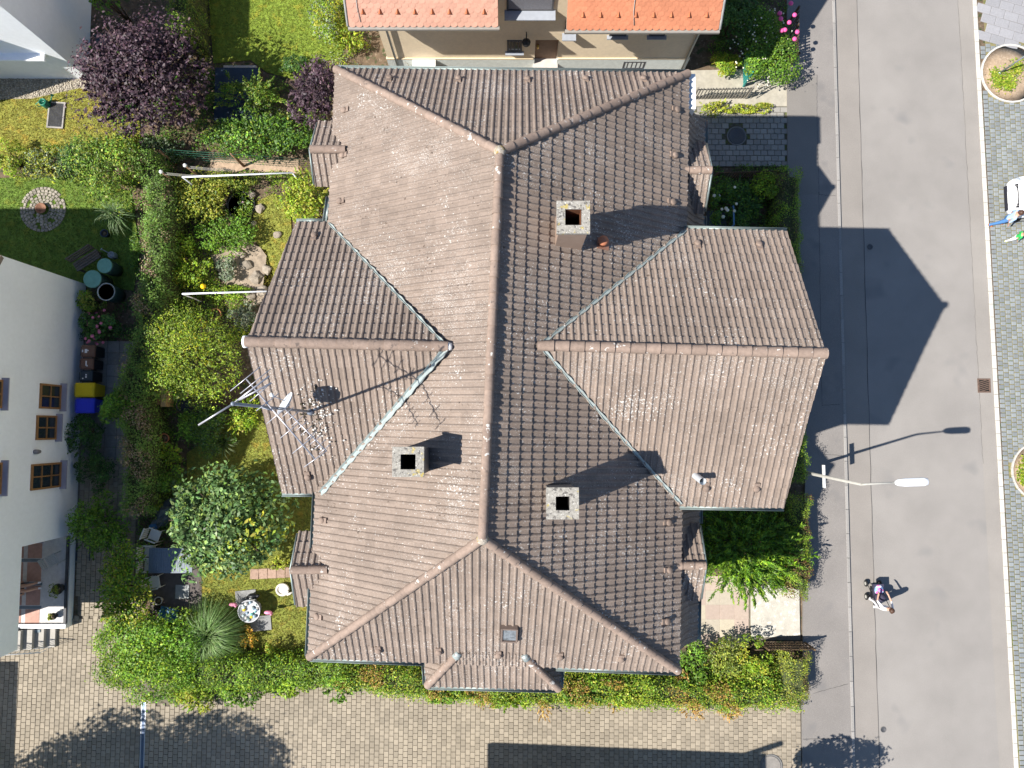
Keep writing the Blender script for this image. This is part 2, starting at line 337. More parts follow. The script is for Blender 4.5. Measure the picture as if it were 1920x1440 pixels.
# ------------------------------------------------------------------ many alike pieces: the largest 300 as objects, the rest joined
def template(mb, m):
    me = bpy.data.meshes.new('piece'); me.from_pydata(mb.v, [], mb.f)
    for q in (m if isinstance(m, (list, tuple)) else [m]): me.materials.append(q)
    me.polygons.foreach_set('use_smooth', mb.sm); me.update(); return me
def joined(name, mb, mtxs, m, parent, extra=None, kind='stuff'):
    """one mesh of all pieces; extra: (verts, faces, rnd) of clipped pieces"""
    T = np.array([list(p) for p in mb.v]); k = len(T); Ms = np.array([[list(r) for r in q] for q in mtxs]).reshape(-1, 4, 4)
    V = np.einsum('nij,kj->nki', Ms[:, :3, :3], T) + Ms[:, None, :3, 3]; V = V.reshape(-1, 3) - np.array(base(parent))
    loops = [i for f in mb.f for i in f]; tot = [len(f) for f in mb.f]; n = len(Ms)
    LI = (np.array(loops)[None] + (np.arange(n) * k)[:, None]).ravel(); LT = np.tile(tot, n); R = np.repeat(rng.random(n), len(tot))
    SM = np.tile(mb.sm, n)
    if extra and len(extra[0]):
        ev, ef, er = extra; LI = np.r_[LI, np.array([i + len(V) for f in ef for i in f])]; LT = np.r_[LT, [len(f) for f in ef]]
        V = np.r_[V, np.array(ev) - np.array(base(parent))]; R = np.r_[R, er]; SM = np.r_[SM, np.zeros(len(ef), bool)]
    me = bpy.data.meshes.new(name); me.vertices.add(len(V)); me.vertices.foreach_set('co', V.astype(np.float32).ravel())
    me.loops.add(len(LI)); me.loops.foreach_set('vertex_index', LI.astype(np.int32)); me.polygons.add(len(LT))
    me.polygons.foreach_set('loop_start', np.r_[0, np.cumsum(LT)[:-1]].astype(np.int32)); me.polygons.foreach_set('use_smooth', SM)
    me.update(calc_edges=True); a = me.attributes.new('rnd', 'FLOAT', 'FACE'); a.data.foreach_set('value', R.astype(np.float32))
    me.materials.append(m); o = bpy.data.objects.new(name, me); C.objects.link(o); o.parent = parent
    if kind: o['kind'] = kind
    return o
def pieces(name, mb, m, mtxs, parent, key=None, limit=300, rest=None, extra=None):
    if key: mtxs = sorted(mtxs, key=key)
    me = template(mb, m)
    for q in mtxs[:limit]: link_copy(name, me, q, parent)
    if len(mtxs) > limit or (extra and len(extra[0])): joined(rest or name + 's', mb, mtxs[limit:], m, parent, extra)
def stone(a, b, h, ch=.012):                # one paving stone: chamfered block, top at z = 0
    mb = MB(); x, y = a / 2, b / 2
    vs = [(sx * x, sy * y, -h) for sx, sy in ((-1, -1), (1, -1), (1, 1), (-1, 1))] + [(sx * x, sy * y, -ch) for sx, sy in ((-1, -1), (1, -1), (1, 1), (-1, 1))] + [(sx * (x - ch), sy * (y - ch), 0) for sx, sy in ((-1, -1), (1, -1), (1, 1), (-1, 1))]
    fs = [(8, 9, 10, 11)] + [(i, (i + 1) % 4, 4 + (i + 1) % 4, 4 + i) for i in range(4)] + [(4 + i, 4 + (i + 1) % 4, 8 + (i + 1) % 4, 8 + i) for i in range(4)]
    return mb.add(vs, fs)
def pave(parent, poly, a, b, rot, m, name='paving_stone', gap=.012, z=.06, key=None, limit=300, bond=.5, bycol=True, jit=.003, skip=None, h=.05):
    """stones a x b in running bond (columns along y when bycol) over a polygon"""
    R = Matrix.Rotation(rot, 3, 'Z'); Ri = R.inverted(); q = [Ri @ Vector((p.x, p.y, 0)) for p in poly]
    x0, x1, y0, y1 = min(p.x for p in q), max(p.x for p in q), min(p.y for p in q), max(p.y for p in q); out = []
    for i in range(int((x1 - x0) / a) + 2):
        for j in range(int((y1 - y0) / b) + 2):
            x = x0 + (i + (bond * (j % 2) if not bycol else 0)) * a; y = y0 + (j + (bond * (i % 2) if bycol else 0)) * b
            p = R @ Vector((x, y, 0))
            if inside(poly, p.x, p.y) and not (skip and skip(p.x, p.y)):
                out.append(Matrix.Translation((p.x, p.y, z + random.uniform(-jit, jit))) @ Matrix.Rotation(rot + random.uniform(-.012, .012), 4, 'Z') @ Matrix.Rotation(random.uniform(-.006, .006), 4, 'X'))
    pieces(name, stone(a - gap, b - gap, h), m, out, parent, key, limit)
def inframe(M, pad=0):
    x, y, z = M.translation; z -= H; Y = _c * y + _s * z; Z = -_s * y + _c * z
    u, v = 960 + FP * x / -Z, 720 - FP * Y / -Z
    return u, v

# ------------------------------------------------------------------ the setting: ground, road, pavements
A_SOIL = mat('garden_soil', (.12, .085, .055), .95, .35, 4, .8, 25, specks=((.2, .15, .1) and ((.22, .17, .12), 7, .58, .1, 0), ((.05, .065, .025), 3, .55, .1, 0)))
mb = MB(); mb.sheet([(-300, -300, -.02), (300, -300, -.02), (300, 300, -.02), (-300, 300, -.02)]); structure('ground', mb, A_SOIL)
def line(px_a, px_b, t):                   # point on a pixel line continued beyond the frame
    a, b = W(*px_a), W(*px_b); return a + (b - a) * t
ASPH = dict(rough=.9, var=.1, scale=30, bump=.35, bscale=120, big=.1, bigscale=.35)
m_road = mat('asphalt_road', (.246, .228, .211), specks=(((.31, .3, .29), 55, .62, .05, 0), ((.2, .19, .183), .55, .62, .14, 0)), **ASPH)
m_walk = mat('asphalt_pavement', (.21, .193, .18), specks=(((.29, .27, .25), 60, .62, .05, 0), ((.172, .162, .156), .8, .58, .14, 0)), **ASPH)
KL, KR = ((1564, 0), (1602, 1440)), ((1823, 0), (1901, 1440))      # kerb lines in the photograph
lk = [line(*KL, -1.6), line(*KL, 2.2)]; rk = [line(*KR, -1.6), line(*KR, 2.2)]
mb = MB(); mb.sheet([lk[0], rk[0], rk[1], lk[1]][::-1]); o = structure('road', mb, m_road)
for v in o.data.vertices: v.co.z = .0
def strip(a, b, w, z, wob=0., n=60):         # narrow ribbon along a line, lying on the road
    d = (b - a).normalized(); s_ = Vector((d.y, -d.x, 0)); mb = MB(); L_ = []
    for i in range(n + 1):
        p = a + (b - a) * i / n + s_ * (random.uniform(-wob, wob)); ww = w * random.uniform(.6, 1.3) if wob else w
        L_ += [(p.x - s_.x * ww / 2, p.y - s_.y * ww / 2, z), (p.x + s_.x * ww / 2, p.y + s_.y * ww / 2, z)]
    return mb.add(L_, [(2 * i, 2 * i + 2, 2 * i + 3, 2 * i + 1) for i in range(n)])
gl = ((1606, 0), (1649, 1440)); gr = ((1796, 0), (1874, 1440))
mb = MB(); mb.add([line(*gr, -1.6) + Vector((0, 0, .004)), rk[0] + Vector((0, 0, .004)), rk[1] + Vector((0, 0, .004)), line(*gr, 2.2) + Vector((0, 0, .004))], [(0, 3, 2, 1)])
structure('road_edge_strip', mb, mat('asphalt_edge', (.262, .24, .217), **ASPH))
mb = MB(); a, b = lk; mb.add([p + Vector((0, 0, .004)) for p in (lk[0], line(*gl, -1.6), line(*gl, 2.2), lk[1])], [(0, 3, 2, 1)])
structure('gutter_strip', mb, mat('asphalt_gutter', (.236, .215, .195), **ASPH))
m_tar = mat('tar_joint', (.05, .048, .047), .7, .3, 12)
structure('road_joint', strip(line(*gl, -1), line(*gl, 1.6), .022, .008, .014, 160), m_tar)
structure('road_joint', strip(line(*gr, -.2), line(*gr, .62), .01, .008, .02, 120), m_tar)
# raised footway on the house side
mb = MB(); wl_ = [W(1475, -400), W(1475, 330), W(1500, 1330), W(1503, 2000)]
foot = [W(1470, -700), W(1474, 0), W(1475, 330), W(1508, 900), W(1502, 1330), W(1506, 2100)]
mb.prism(foot + [line(*KL, 1.46) - Vector((.12, 0, 0)), line(*KL, -.5) - Vector((.12, 0, 0))], -.05, .09); walk = structure('footway', mb, m_walk)
for seg in (((1480, 141), (1532, 141), (1532, 232)), ((1532, 232), (1536, 365), (1567, 367)), ((1535, 360), (1541, 760), (1574, 758)), ((1543, 852), (1578, 854)), ((1505, 1386), (1598, 1384)), ((1525, 1300), (1590, 1282))):
    pts = [W(u, v, .09) for u, v in seg]
    for i in range(len(pts) - 1): structure('footway_joint', strip(pts[i], pts[i + 1], .014, .095, .01, 24), m_tar)
mb = MB(); mb.sheet(wp([(1476, 144), (1531, 144), (1533, 300), (1534, 365), (1477, 365)], .094)); structure('footway_patch', mb, mat('asphalt_patch', (.198, .182, .166), **ASPH))
# kerb stones, each its own piece
m_kerb = mat('kerb_granite', (.27, .255, .24), .85, .15, 20, .3, 60, rnd=.1); m_kerbr = mat('kerb_concrete', (.5, .475, .43), .9, .1, 20, .3, 60, rnd=.09)
def kerb(name, a, b, L_, w, top, m):
    d = (b - a).normalized(); rz = math.atan2(d.y, d.x); n = int((b - a).length / L_); root = tag(bpy.data.objects.new(name, None), kind='structure'); C.objects.link(root); root.location = (a.x, a.y, 0)
    mtx = [Matrix.Translation((a + d * (i + .5) * L_) * 1 + Vector((0, 0, top + random.uniform(-.003, .003)))) @ Matrix.Rotation(rz, 4, 'Z') for i in range(n)]
    pieces('kerb_stone', stone(L_ - .01, w, .16, .012), m, mtx, root)
off = Vector((.06, 0, 0))
kerb('kerb', line(*KL, -.12) - off, line(*KL, 1.15) - off, 1.0, .13, .1, m_kerb)
kerb('kerb', line(*KR, -.06) + off * 1.6, line(*KR, 1.08) + off * 1.6, .55, .17, .035, m_kerbr)
# parking strip beyond the road
pk = [W(1830, -300), W(2300, -300), W(2400, 1800), W(1925, 1800)]
mb = MB(); mb.sheet([p + Vector((0, 0, -.012)) for p in pk][::-1]); park = structure('parking_strip', mb, mat('joint_moss', (.2, .175, .085), .95, .4, 6, specks=(((.1, .13, .03), 5, .55, .1, 0),)))
m_cob = mat('cobble', (.205, .22, .225), .85, .12, 30, .3, 90, rnd=.17)
rot_r = math.atan2(-(rk[1] - rk[0]).x, (rk[1] - rk[0]).y) * 1 + math.pi
isl = [(W(1895, 138), 1.27), (W(1952, 884), 1.22)]
def near_island(x, y): return any((x - c.x) ** 2 / 1.7 ** 2 + (y - c.y) ** 2 / 1.22 ** 2 < 1 if 0 else (Vector((x, y)) - c.xy).length < r + .05 for c, r in isl)
ang_r = math.atan2((rk[1] - rk[0]).x, -(rk[1] - rk[0]).y)
pav = [W(1833, 84, 0), W(1990, 84), W(2040, 1500), W(1915, 1500)]
def edge_ok(x, y):
    a, b = line(*KR, 0), line(*KR, 1); t = (y - a.y) / (b.y - a.y); return x < a.x + (b.x - a.x) * t + .3
pave(park, pav, .225, .2, ang_r, m_cob, 'cobblestone', gap=.03, z=.02, key=lambda M: (inframe(M)[0] > 1918, abs(inframe(M)[1] - 600)), skip=lambda x, y: near_island(x, y) or edge_ok(x, y), jit=.005)
pave(park, [W(1838, -60), W(1990, -60), W(1990, 84), W(1842, 84)], .62, .4, -.3, mat('slab_lilac', (.28, .275, .285), .85, .1, 15, .2, 80, rnd=.08), 'paving_slab', gap=.012, z=.02, bycol=False, skip=lambda x, y: near_island(x, y) or edge_ok(x, y))
# planted islands in the parking strip
for q, (c, r) in enumerate(isl):
    root = thing('planting_island', ('round soil island with a leaning grey post and creeping green plants' if q == 0 else 'round soil island with creeping plants and no post, opposite the street lamp'), 'planter', c)
    mb = MB(); n = 26
    for i in range(n):
        a = i * 2 * math.pi / n; p = c + Vector((math.cos(a), math.sin(a), 0)) * r; mb.box((p.x, p.y, .0), (2 * math.pi * r / n - .006, .075, .085), a + math.pi / 2)
    mb.build('edging', m_kerbr, root); mb = MB(); mb.lathe((c.x, c.y, -.01), [(.001, .045), (r * .5, .045), (r - .03, .03)][::-1], 28); mb.build('soil', mat('island_soil', (.34, .25, .17), .95, .2, 9, .5, 50, specks=(((.45, .36, .27), 18, .6, .06, 0),)), root)
    P = []
    for (du, dv, s_) in (((-22, 14, 20), (-16, 22, 16), (4, -4, 16), (16, -12, 14), (-4, 24, 9), (-34, 2, 12), (-6, 8, 14), (-28, 20, 14)) if q == 0 else ((-34, -6, 15), (-28, 6, 18), (-38, 14, 10), (-30, -22, 10), (-10, 0, 14))):
        n = 150; P.append(np.array([c.x + du / 44.4, c.y - dv / 44.4, .09]) + rng.normal(0, 1, (n, 3)) * np.array([s_ / 88, s_ / 88, .03]))
    P = np.concatenate(P); n = len(P); P[:, 2] = np.maximum(P[:, 2], .05); k = (np.hypot(P[:, 0] - c.x, P[:, 1] - c.y) < r - .08); P = P[k]; n = len(P)
    V, F = leaf_quads(P, unit(rng.normal(0, .5, (n, 3)) + np.array([0, 0, 1])), .09, 1.6); np_mesh('ground_cover', V, F, palette(n, G_YEL + G_BRIGHT), leafmat(), root, 'stuff')
    if q == 0:
        mb = MB(); p = W(1874, 137); mb.tube([p, p + Vector((.33, .12, 2.3))], .035, 10); mb.lathe((p.x, p.y, 0), [(.09, 0), (.09, .05), (.04, .1)], 10); mb.build('post', mat('grey_steel', (.3, .34, .37), .45, .1, 8, metal=.5), root)
# brown paved courtyard and path by the white house
DRV = [(-60, 1170), (146, 1158), (260, 1158), (240, 1290), (300, 1322), (640, 1282), (1000, 1292), (1496, 1292), (1503, 1500), (-60, 1500)]
mb = MB(); mb.prism(wp([(-400, 1165), (150, 1155), (300, 1155), (320, 1280), (1496, 1285), (1520, 2200), (-400, 2200)]), -.02, .015); drive = structure('driveway', mb, mat('joint_sand', (.15, .128, .1), .95, .3, 12))
m_pav = mat('paver_buff', (.278, .237, .182), .88, .1, 30, .25, 90, rnd=.15, big=.08)
DX = lambda M: (not (650 < inframe(M)[0] < 1500 and 1325 < inframe(M)[1] < 1440), inframe(M)[1])
def in_drain(x, y): return abs(x - (W(271, 1380).x + (y - W(271, 1380).y) * .0)) < .12 and y < W(271, 1318).y
pave(drive, wp(DRV), .196, .24, -.012, m_pav, z=.055, key=DX, skip=in_drain, gap=.009)
mb = MB(); PTH = [(146, 640), (262, 640), (262, 1172), (146, 1168)]; mb.prism(wp(PTH), -.02, .012); path = structure('side_path', mb, MATS['joint_sand'])
pave(path, wp([(148, 860), (258, 860), (252, 1160), (147, 1156)]), .2, .23, 0, m_pav, z=.05)
pave(path, wp([(148, 645), (262, 645), (262, 850), (148, 850)]), .5, .5, 0, mat('slab_grey', (.2, .19, .175), .9, .15, 10, .2, 60, rnd=.12), 'paving_slab', z=.05, bond=0)
# front yards on the street side
mb = MB(); YN = [(1300, 196), (1476, 196), (1476, 312), (1300, 312)]; mb.prism(wp(YN), -.02, .02); yard = structure('front_yard', mb, mat('joint_dark', (.09, .085, .06), .95, .35, 9, specks=(((.1, .12, .03), 4, .52, .1, 0),)))
mhc = W(1381, 255); pave(yard, wp([(1302, 206), (1473, 200), (1474, 308), (1302, 308)]), .3, .24, 0, mat('block_grey', (.26, .245, .22), .88, .12, 20, .3, 70, rnd=.14), z=.06, bycol=False, gap=.018, skip=lambda x, y: (Vector((x, y)) - mhc.xy).length < .5, jit=.005)
mb = MB(); mb.prism(wp([(1285, 133), (1476, 128), (1476, 200), (1285, 200)]), -.02, .03); structure('entrance_path', mb, mat('slab_beige', (.36, .33, .27), .9, .15, 4, .2, 60))
mb = MB(); mb.prism(wp([(1300, 1090), (1500, 1090), (1500, 1200), (1300, 1200)]), -.02, .02); yard2 = structure('entrance_yard', mb, mat('joint_grey', (.16, .14, .11), .95))
for i in range(5):
    for j in range(6):
        u, v = 1300 + i * 27 + 13 - 4, 1085 + j * 27 + 8
        if u > 1408 or v > 1206 or v < 1070: continue
        p = W(u, v); k = (i * 5 + j * 3) % 4; k = random.randrange(4); m = mat('yard_slab_%d' % k, [(.39, .31, .255), (.41, .36, .275), (.38, .3, .25), (.4, .35, .28)][k], .9, .08, 10, .2, 60, rnd=.06)
        link_copy('paving_slab', template(stone(.6, .6, .05), m), Matrix.Translation((p.x, p.y, .055)), yard2)
mb = MB(); mb.prism(wp([(1407, 1100), (1497, 1090), (1499, 1190), (1407, 1196)]), 0, .07); structure('concrete_pad', mb, mat('pale_concrete', (.45, .42, .36), .9, .15, 3, .2, 40, specks=(((.6, .58, .53), 6, .58, .08, 0), ((.3, .27, .23), 25, .62, .05, 0))))
# lawns, gravel and beds
lawn('lawn_north', 'fresh green mown lawn beside the red-tiled house', [(388, -60), (650, -60), (660, 40), (640, 105), (600, 118), (560, 150), (500, 135), (470, 112), (400, 118)], (.175, .24, .032), 900, z=.03)
lawn('lawn_west', 'dry yellowish lawn with green can and mat', [(-60, 187), (60, 185), (150, 165), (260, 215), (265, 275), (150, 290), (-60, 290)], (.235, .235, .045), 900, [(.32, .26, .06), (.29, .24, .05)])
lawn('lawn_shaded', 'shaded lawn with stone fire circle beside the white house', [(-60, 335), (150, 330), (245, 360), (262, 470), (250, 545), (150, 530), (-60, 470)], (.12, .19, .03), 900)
lawn('lawn_strip', 'narrow yellow-green lawn strip curving past the pond', [(478, 380), (512, 362), (545, 400), (548, 470), (530, 535), (492, 545), (500, 480), (470, 440)], (.22, .235, .045), 900, [(.3, .27, .05)])
lawn('lawn_south', 'worn lawn around the round decorated table beneath the tiled roof', [(350, 850), (430, 790), (500, 745), (640, 700), (660, 1250), (480, 1260), (455, 1180), (385, 1150), (372, 1085), (352, 960)], (.19, .21, .04), 900, [(.32, .25, .08), (.28, .24, .06), (.22, .23, .03)])
mb = MB(); mb.prism(wp([(-60, 146), (175, 146), (165, 168), (60, 188), (-60, 200)]), -.02, .025); gv = structure('gravel_strip', mb, mat('gravel_bed', (.3, .26, .2), .95, .4, 14, .8, 30))
st = MB(); st.ball((0, 0, 0), .035, 6, 4, (1, .8, .6)); Mx = []
gp = wp([(-30, 148), (160, 150), (150, 166), (50, 184), (-30, 190)])
while len(Mx) < 900:
    x, y = random.uniform(gp[0].x, gp[1].x), random.uniform(gp[4].y, gp[0].y)
    if inside(gp, x, y): Mx.append(Matrix.Translation((x, y, .035)) @ Matrix.Rotation(random.random() * 6, 4, 'Z') @ Matrix.Scale(random.uniform(.6, 1.6), 4))
joined('pebbles', st, Mx, mat('pebble', (.36, .32, .26), .9, .1, 9, rnd=.35), gv)
mb = MB(); mb.prism(wp([(395, 480), (440, 440), (500, 470), (525, 560), (470, 575), (420, 530)]), -.01, .03); structure('rock_bed', mb, mat('sandy_bed', (.28, .225, .17), .95, .3, 5, .6, 30))
mb = MB(); mb.prism(wp([(280, 1060), (378, 1055), (380, 1145), (282, 1150)]), -.01, .04); structure('terrace', mb, mat('terrace_slab', (.1, .085, .08), .9, .2, 6, .2, 50))
mb = MB(); mb.prism(wp([(395, 300), (560, 300), (560, 325), (395, 325)]), -.01, .02); structure('bare_bed', mb, mat('dry_earth', (.38, .28, .2), .95, .25, 6, .6, 30))

# ------------------------------------------------------------------ the villa with the large brown tiled roof
m_tile = mat('roof_tile_brown', (.22, .172, .141), .8, .12, 14, .35, 70, rnd=.1, big=.12, bigscale=.6, spec=.25,
             specks=(((.5, .48, .45), 17, .675, .03, .8), ((.42, .39, .36), 36, .65, .03, .45), ((.09, .065, .05), 11, .7, .04, 1.1)))
m_ridge = mat('ridge_tile_brown', (.25, .185, .148), .85, .16, 9, .4, 60, rnd=.1, specks=(((.55, .52, .48), 7, .66, .05, 1.2), ((.13, .1, .085), 5, .64, .08, 0)))
m_deck = mat('roof_batten', (.1, .075, .06), .9); m_zinc = mat('zinc', (.36, .41, .4), .5, .15, 6, .2, 30, metal=.35, spec=.4)
m_gut = mat('gutter_zinc', (.2, .24, .235), .5, .12, 6, metal=.4); m_cream = mat('render_cream', (.6, .55, .44), .9, .06, 6, .2, 60); m_white = mat('paint_white', (.78, .78, .76), .7, .04, 6)
TWD, TLN = .19, .36
def tile_mb():
    mb = MB(); pr = [(0, .0), (.012, -.006), (.1, -.006), (.122, .022), (.148, .032), (.176, .02), (TWD + .004, .0)]
    lo = [(x, -.035 if 0 else 0., z + .05) for x, z in pr]; up = [(x, TLN + .05, z + .014) for x, z in pr]; fr = [(x, .012, z + .012) for x, z in pr]; k = len(pr)
    mb.add(lo + up + fr, [(i, i + 1, k + i + 1, k + i) for i in range(k - 1)] + [(2 * k + i, 2 * k + i + 1, i + 1, i) for i in range(k - 1)]); return mb
TILE = tile_mb(); tiles, clipped, planes = [], ([], [], []), {}
def planefit(pts):
    A = np.array([list(p) for p in pts]); c = A.mean(0); n = np.linalg.svd(A - c)[2][2]; n = n if n[2] > 0 else -n; return Vector(c), Vector(n)
def cut(mtxs, poly, n):
    """clip tiles that cross the outline of a convex roof plane"""
    if not mtxs: return
    bm = bmesh.new(); lay = bm.faces.layers.float.new('rnd')
    for M in mtxs:
        vs = [bm.verts.new(M @ p) for p in TILE.v]; r = random.random()
        for f in TILE.f: bm.faces.new([vs[i] for i in f])[lay] = r
    ctr = sum(poly, Vector()) / len(poly)
    for i in range(len(poly)):
        a, b = poly[i], poly[(i + 1) % len(poly)]; no = (b - a).cross(n).normalized()
        if no.dot(ctr - a) > 0: no = -no
        bmesh.ops.bisect_plane(bm, geom=bm.verts[:] + bm.edges[:] + bm.faces[:], plane_co=a, plane_no=no, clear_outer=True)
    bm.verts.index_update(); k = len(clipped[0])
    clipped[0].extend([list(v.co) for v in bm.verts]); clipped[1].extend([[v.index + k for v in f.verts] for f in bm.faces]); clipped[2].extend([f[lay] for f in bm.faces]); bm.free()
def roof_plane(name, poly, holes=None, dropl=-.05):
    """poly: eave start, eave end, then the rest of the outline; lays the tiles, returns the planar outline"""
    c, n = planefit(poly); poly = [Vector((p.x, p.y, c.z - (n.x * (p.x - c.x) + n.y * (p.y - c.y)) / n.z)) for p in poly]
    e0 = (poly[1] - poly[0]); e0 = (e0 - n * e0.dot(n)).normalized(); u = n.cross(e0)
    if u.z < 0: u = -u
    e = u.cross(n); o0 = poly[0]
    R = Matrix((e, u, n)).transposed().to_4x4(); q = [((p - o0).dot(e), (p - o0).dot(u)) for p in poly]
    x0, x1, y1 = min(p[0] for p in q), max(p[0] for p in q), max(p[1] for p in q); full, part = [], []
    for j in range(-1, int(y1 / TLN) + 2):
        for i in range(int(x0 / TWD) - 1, int(x1 / TWD) + 2):
            X, Y = i * TWD, j * TLN + dropl; cs = [(X, Y), (X + TWD, Y), (X + TWD, Y + TLN), (X, Y + TLN)]
            ins = [inside(q, a, max(b, .001)) for a, b in cs]
            if j == -1: continue
            mid = o0 + e * (X + TWD / 2) + u * (Y + TLN / 2)
            if holes and holes(mid): continue
            M = Matrix.Translation(o0 + e * X + u * Y + n * random.uniform(-.003, .003)) @ R @ Matrix.Rotation(random.uniform(-.006, .006), 4, 'Z') @ Matrix.Rotation(random.uniform(-.01, .006), 4, 'X')
            if all(ins): full.append(M)
            elif any(ins): part.append(M)
    tiles.extend(full); cut(part, [p - u * .06 if k < 2 else p for k, p in enumerate(poly)], n); planes[name] = (c, n, u, e, poly); return poly
def on(name, u, v):                        # point of a roof plane seen at a pixel
    c, n = planes[name][:2]; d = ray(u, v); o = Vector((0, 0, H)); return o + d * ((c - o).dot(n) / d.dot(n))
ZE, ZR = 8.85, 12.35
TL, TR, BL, BR = W(632, 132, ZE), W(1288, 140, ZE), W(582, 1230, ZE), W(1270, 1256, ZE)
RN, RS = W(937, 285, ZR), W(905, 1010, ZR)
EN, ES, EP, EI, EVN, EVS = W(1476, 437, 9), W(1470, 948, 9), W(1548, 663, 11.6), W(1010, 648, 11.6), W(1283, 433, 9), W(1275, 945, 9)
WN, WS, WP, WI, WVN, WVS = W(555, 420, 8.8), W(528, 921, 8.8), W(462, 641, 11.7), W(838, 650, 11.7), W(618, 420, 8.8), W(605, 921, 8.8)
villa = thing('villa', 'large villa with a brown tiled hipped roof and two cross gables', 'house', (0, 2, 0))
def in_tri(tri, m=.3):
    c = sum(tri, Vector()) / 3; t2 = [Vector((c.x + (p.x - c.x) * (1 - m / 4), c.y + (p.y - c.y) * (1 - m / 4), 0)) for p in tri]
    return lambda p: inside(t2, p.x, p.y)
pE = roof_plane('E', [BR, TR, RN, RS], in_tri([EVN + Vector((.6, .45, 0)), EI, EVS + Vector((.6, -.45, 0))]))
pW = roof_plane('W', [TL, BL, RS, RN], in_tri([WVN - Vector((.5, -.4, 0)), WI, WVS - Vector((.5, .4, 0))]))
pN = roof_plane('N', [TR, TL, RN]); pS = roof_plane('S', [BL, BR, RS])
EG = [roof_plane('EGN', [EN, EVN, EI, EP]), roof_plane('EGS', [EVS, ES, EP, EI])]
WG = [roof_plane('WGN', [WVN, WN, WP, WI]), roof_plane('WGS', [WS, WVS, WI, WP])]
decks = [pE, pW, pN, pS] + EG + WG
# south bay roof
a1, a2, b1, b2 = on('S', 858, 1226), on('S', 985, 1230), on('S', 803, 1283), on('S', 1046, 1289)
c1, c2 = W(800, 1243, b1.z), W(1049, 1250, b2.z)
decks += [roof_plane('SB', [b1, b2, a2 + Vector((.0, .1, .08)), a1 + Vector((0, .1, .08))]), roof_plane('SBW', [c1, b1, a1]), roof_plane('SBE', [b2, c2, a2])]
# dormer roofs at the eaves
caps = []
def small_gable(pk, ca, cb, zp, zc, inner, tag_):
    P, A, B = W(*pk, zp), W(*ca, zc), W(*cb, zc); I = Vector((inner, 0, 0))
    q = [[A, A + I, P + I, P], [B + I, B, P, P + I]]
    if inner < 0: q = [[A + I, A, P, P + I], [B, B + I, P + I, P]]
    for k, t in enumerate(q): decks.append(roof_plane(tag_ + str(k), t))
    caps.append((P, P + I)); return P, A, B
GD = [small_gable((583, 281), (597, 231), (591, 346), 9.2, 8.5, 1.0, 'd1'), small_gable((547, 1068), (560, 1000), (556, 1133), 9.2, 8.5, 1.0, 'd2'),
      small_gable((1333, 320), (1323, 270), (1320, 397), 8.75, 7.95, -1.05, 'd3'), small_gable((1322, 1060), (1311, 985), (1313, 1122), 8.75, 7.95, -1.05, 'd4')]
# bell-cast skirt under the street-side eaves
prof = [(0., 8.83), (.26, 8.36), (.53, 7.94), (.92, 7.56)]
def skirt(y0, y1, xf, tag_):
    for k in range(3):
        (d0, z0), (d1, z1) = prof[k], prof[k + 1]
        A, B = Vector((xf(y0) + d1, y0, z1)), Vector((xf(y1) + d1, y1, z1)); decks.append(roof_plane(tag_ + str(k), [A, B, Vector((xf(y1) + d0, y1, z0)), Vector((xf(y0) + d0, y0, z0))], dropl=-.03))
xe = lambda y: BR.x + (TR.x - BR.x) * (y - BR.y) / (TR.y - BR.y) - .06
yN1, yN0, yS1, yS0 = W(1320, 224, 7.56).y, EVN.y - .3, EVS.y + .3, W(1309, 1200, 7.56).y
skirt(yN0, yN1, xe, 'sk_n'); skirt(yS0, yS1, xe, 'sk_s')
mb = MB()
for d in decks:
    c, n = planefit(d); mb.slab([p - n * .005 for p in d], n, .1)
roof = mb.build('roof', m_deck, villa)
pieces('roof_tile', TILE, m_tile, tiles, roof, key=lambda M: (M.translation - Vector((0, 0, H))).length, rest='roof_tiles', extra=clipped)
# ridge and hip tiles, laid overlapping
def cap_mb(L_=.4, r0=.128, r1=.112):
    mb = MB(); k = 8; vs = []
    for x, r in ((0, r0), (L_ + .04, r1), (0, r0 - .022), (L_ + .04, r1 - .022)):
        for i in range(k + 1):
            a = math.radians(-12 + 204 * i / k); vs.append((x, r * math.cos(a), r * math.sin(a) - .02 + (.018 if x == 0 else 0)))
    n = k + 1; fs = [(i, n + i, n + i + 1, i + 1) for i in range(k)] + [(i, i + 1, 2 * n + i + 1, 2 * n + i) for i in range(k)]
    mb.add(vs, [f[::-1] for f in fs[:k]], True); K = len(mb.v) - len(vs)
    mb.add([vs[i] for i in range(len(vs))], [f[::-1] for f in fs[k:]], False); return mb
CAP = template(cap_mb(), m_ridge); CAPB = template(cap_mb(.4, .15, .13), m_ridge)
def ridge(a, b, me=CAP, lift=.05):
    d = b - a; L_ = d.length; n = max(1, round(L_ / .4)); d.normalize(); y = Vector((0, 0, 1)).cross(d).normalized(); z = d.cross(y); st = L_ / n
    for i in range(n):
        p = a + d * st * i + z * (lift + random.uniform(-.004, .004))
        link_copy('ridge_tile', me, Matrix.Translation(p) @ Matrix((d, y, z)).transposed().to_4x4() @ Matrix.Rotation(random.uniform(-.02, .02), 4, 'Z') @ Matrix.Scale(st / .4, 4, (1, 0, 0)), roof)
ridge(RS, RN); ridge(TL, RN); ridge(TR, RN); ridge(BL, RS); ridge(BR, RS)
ridge(EP, EI, CAPB); ridge(WP, WI, CAPB); ridge(b1, a1); ridge(b2, a2)
for p, q in caps: ridge(p, q)
for p in (RN, RS):
    mb = MB(); mb.ball(p + Vector((0, 0, .05)), .16, 10, 6, (1, 1, .7))
    mb.build('mortar', mat('mortar_lichen', (.33, .29, .24), .95, .3, 14, .8, 30, specks=(((.3, .2, .05), 6, .58, .08, 0),)), roof)
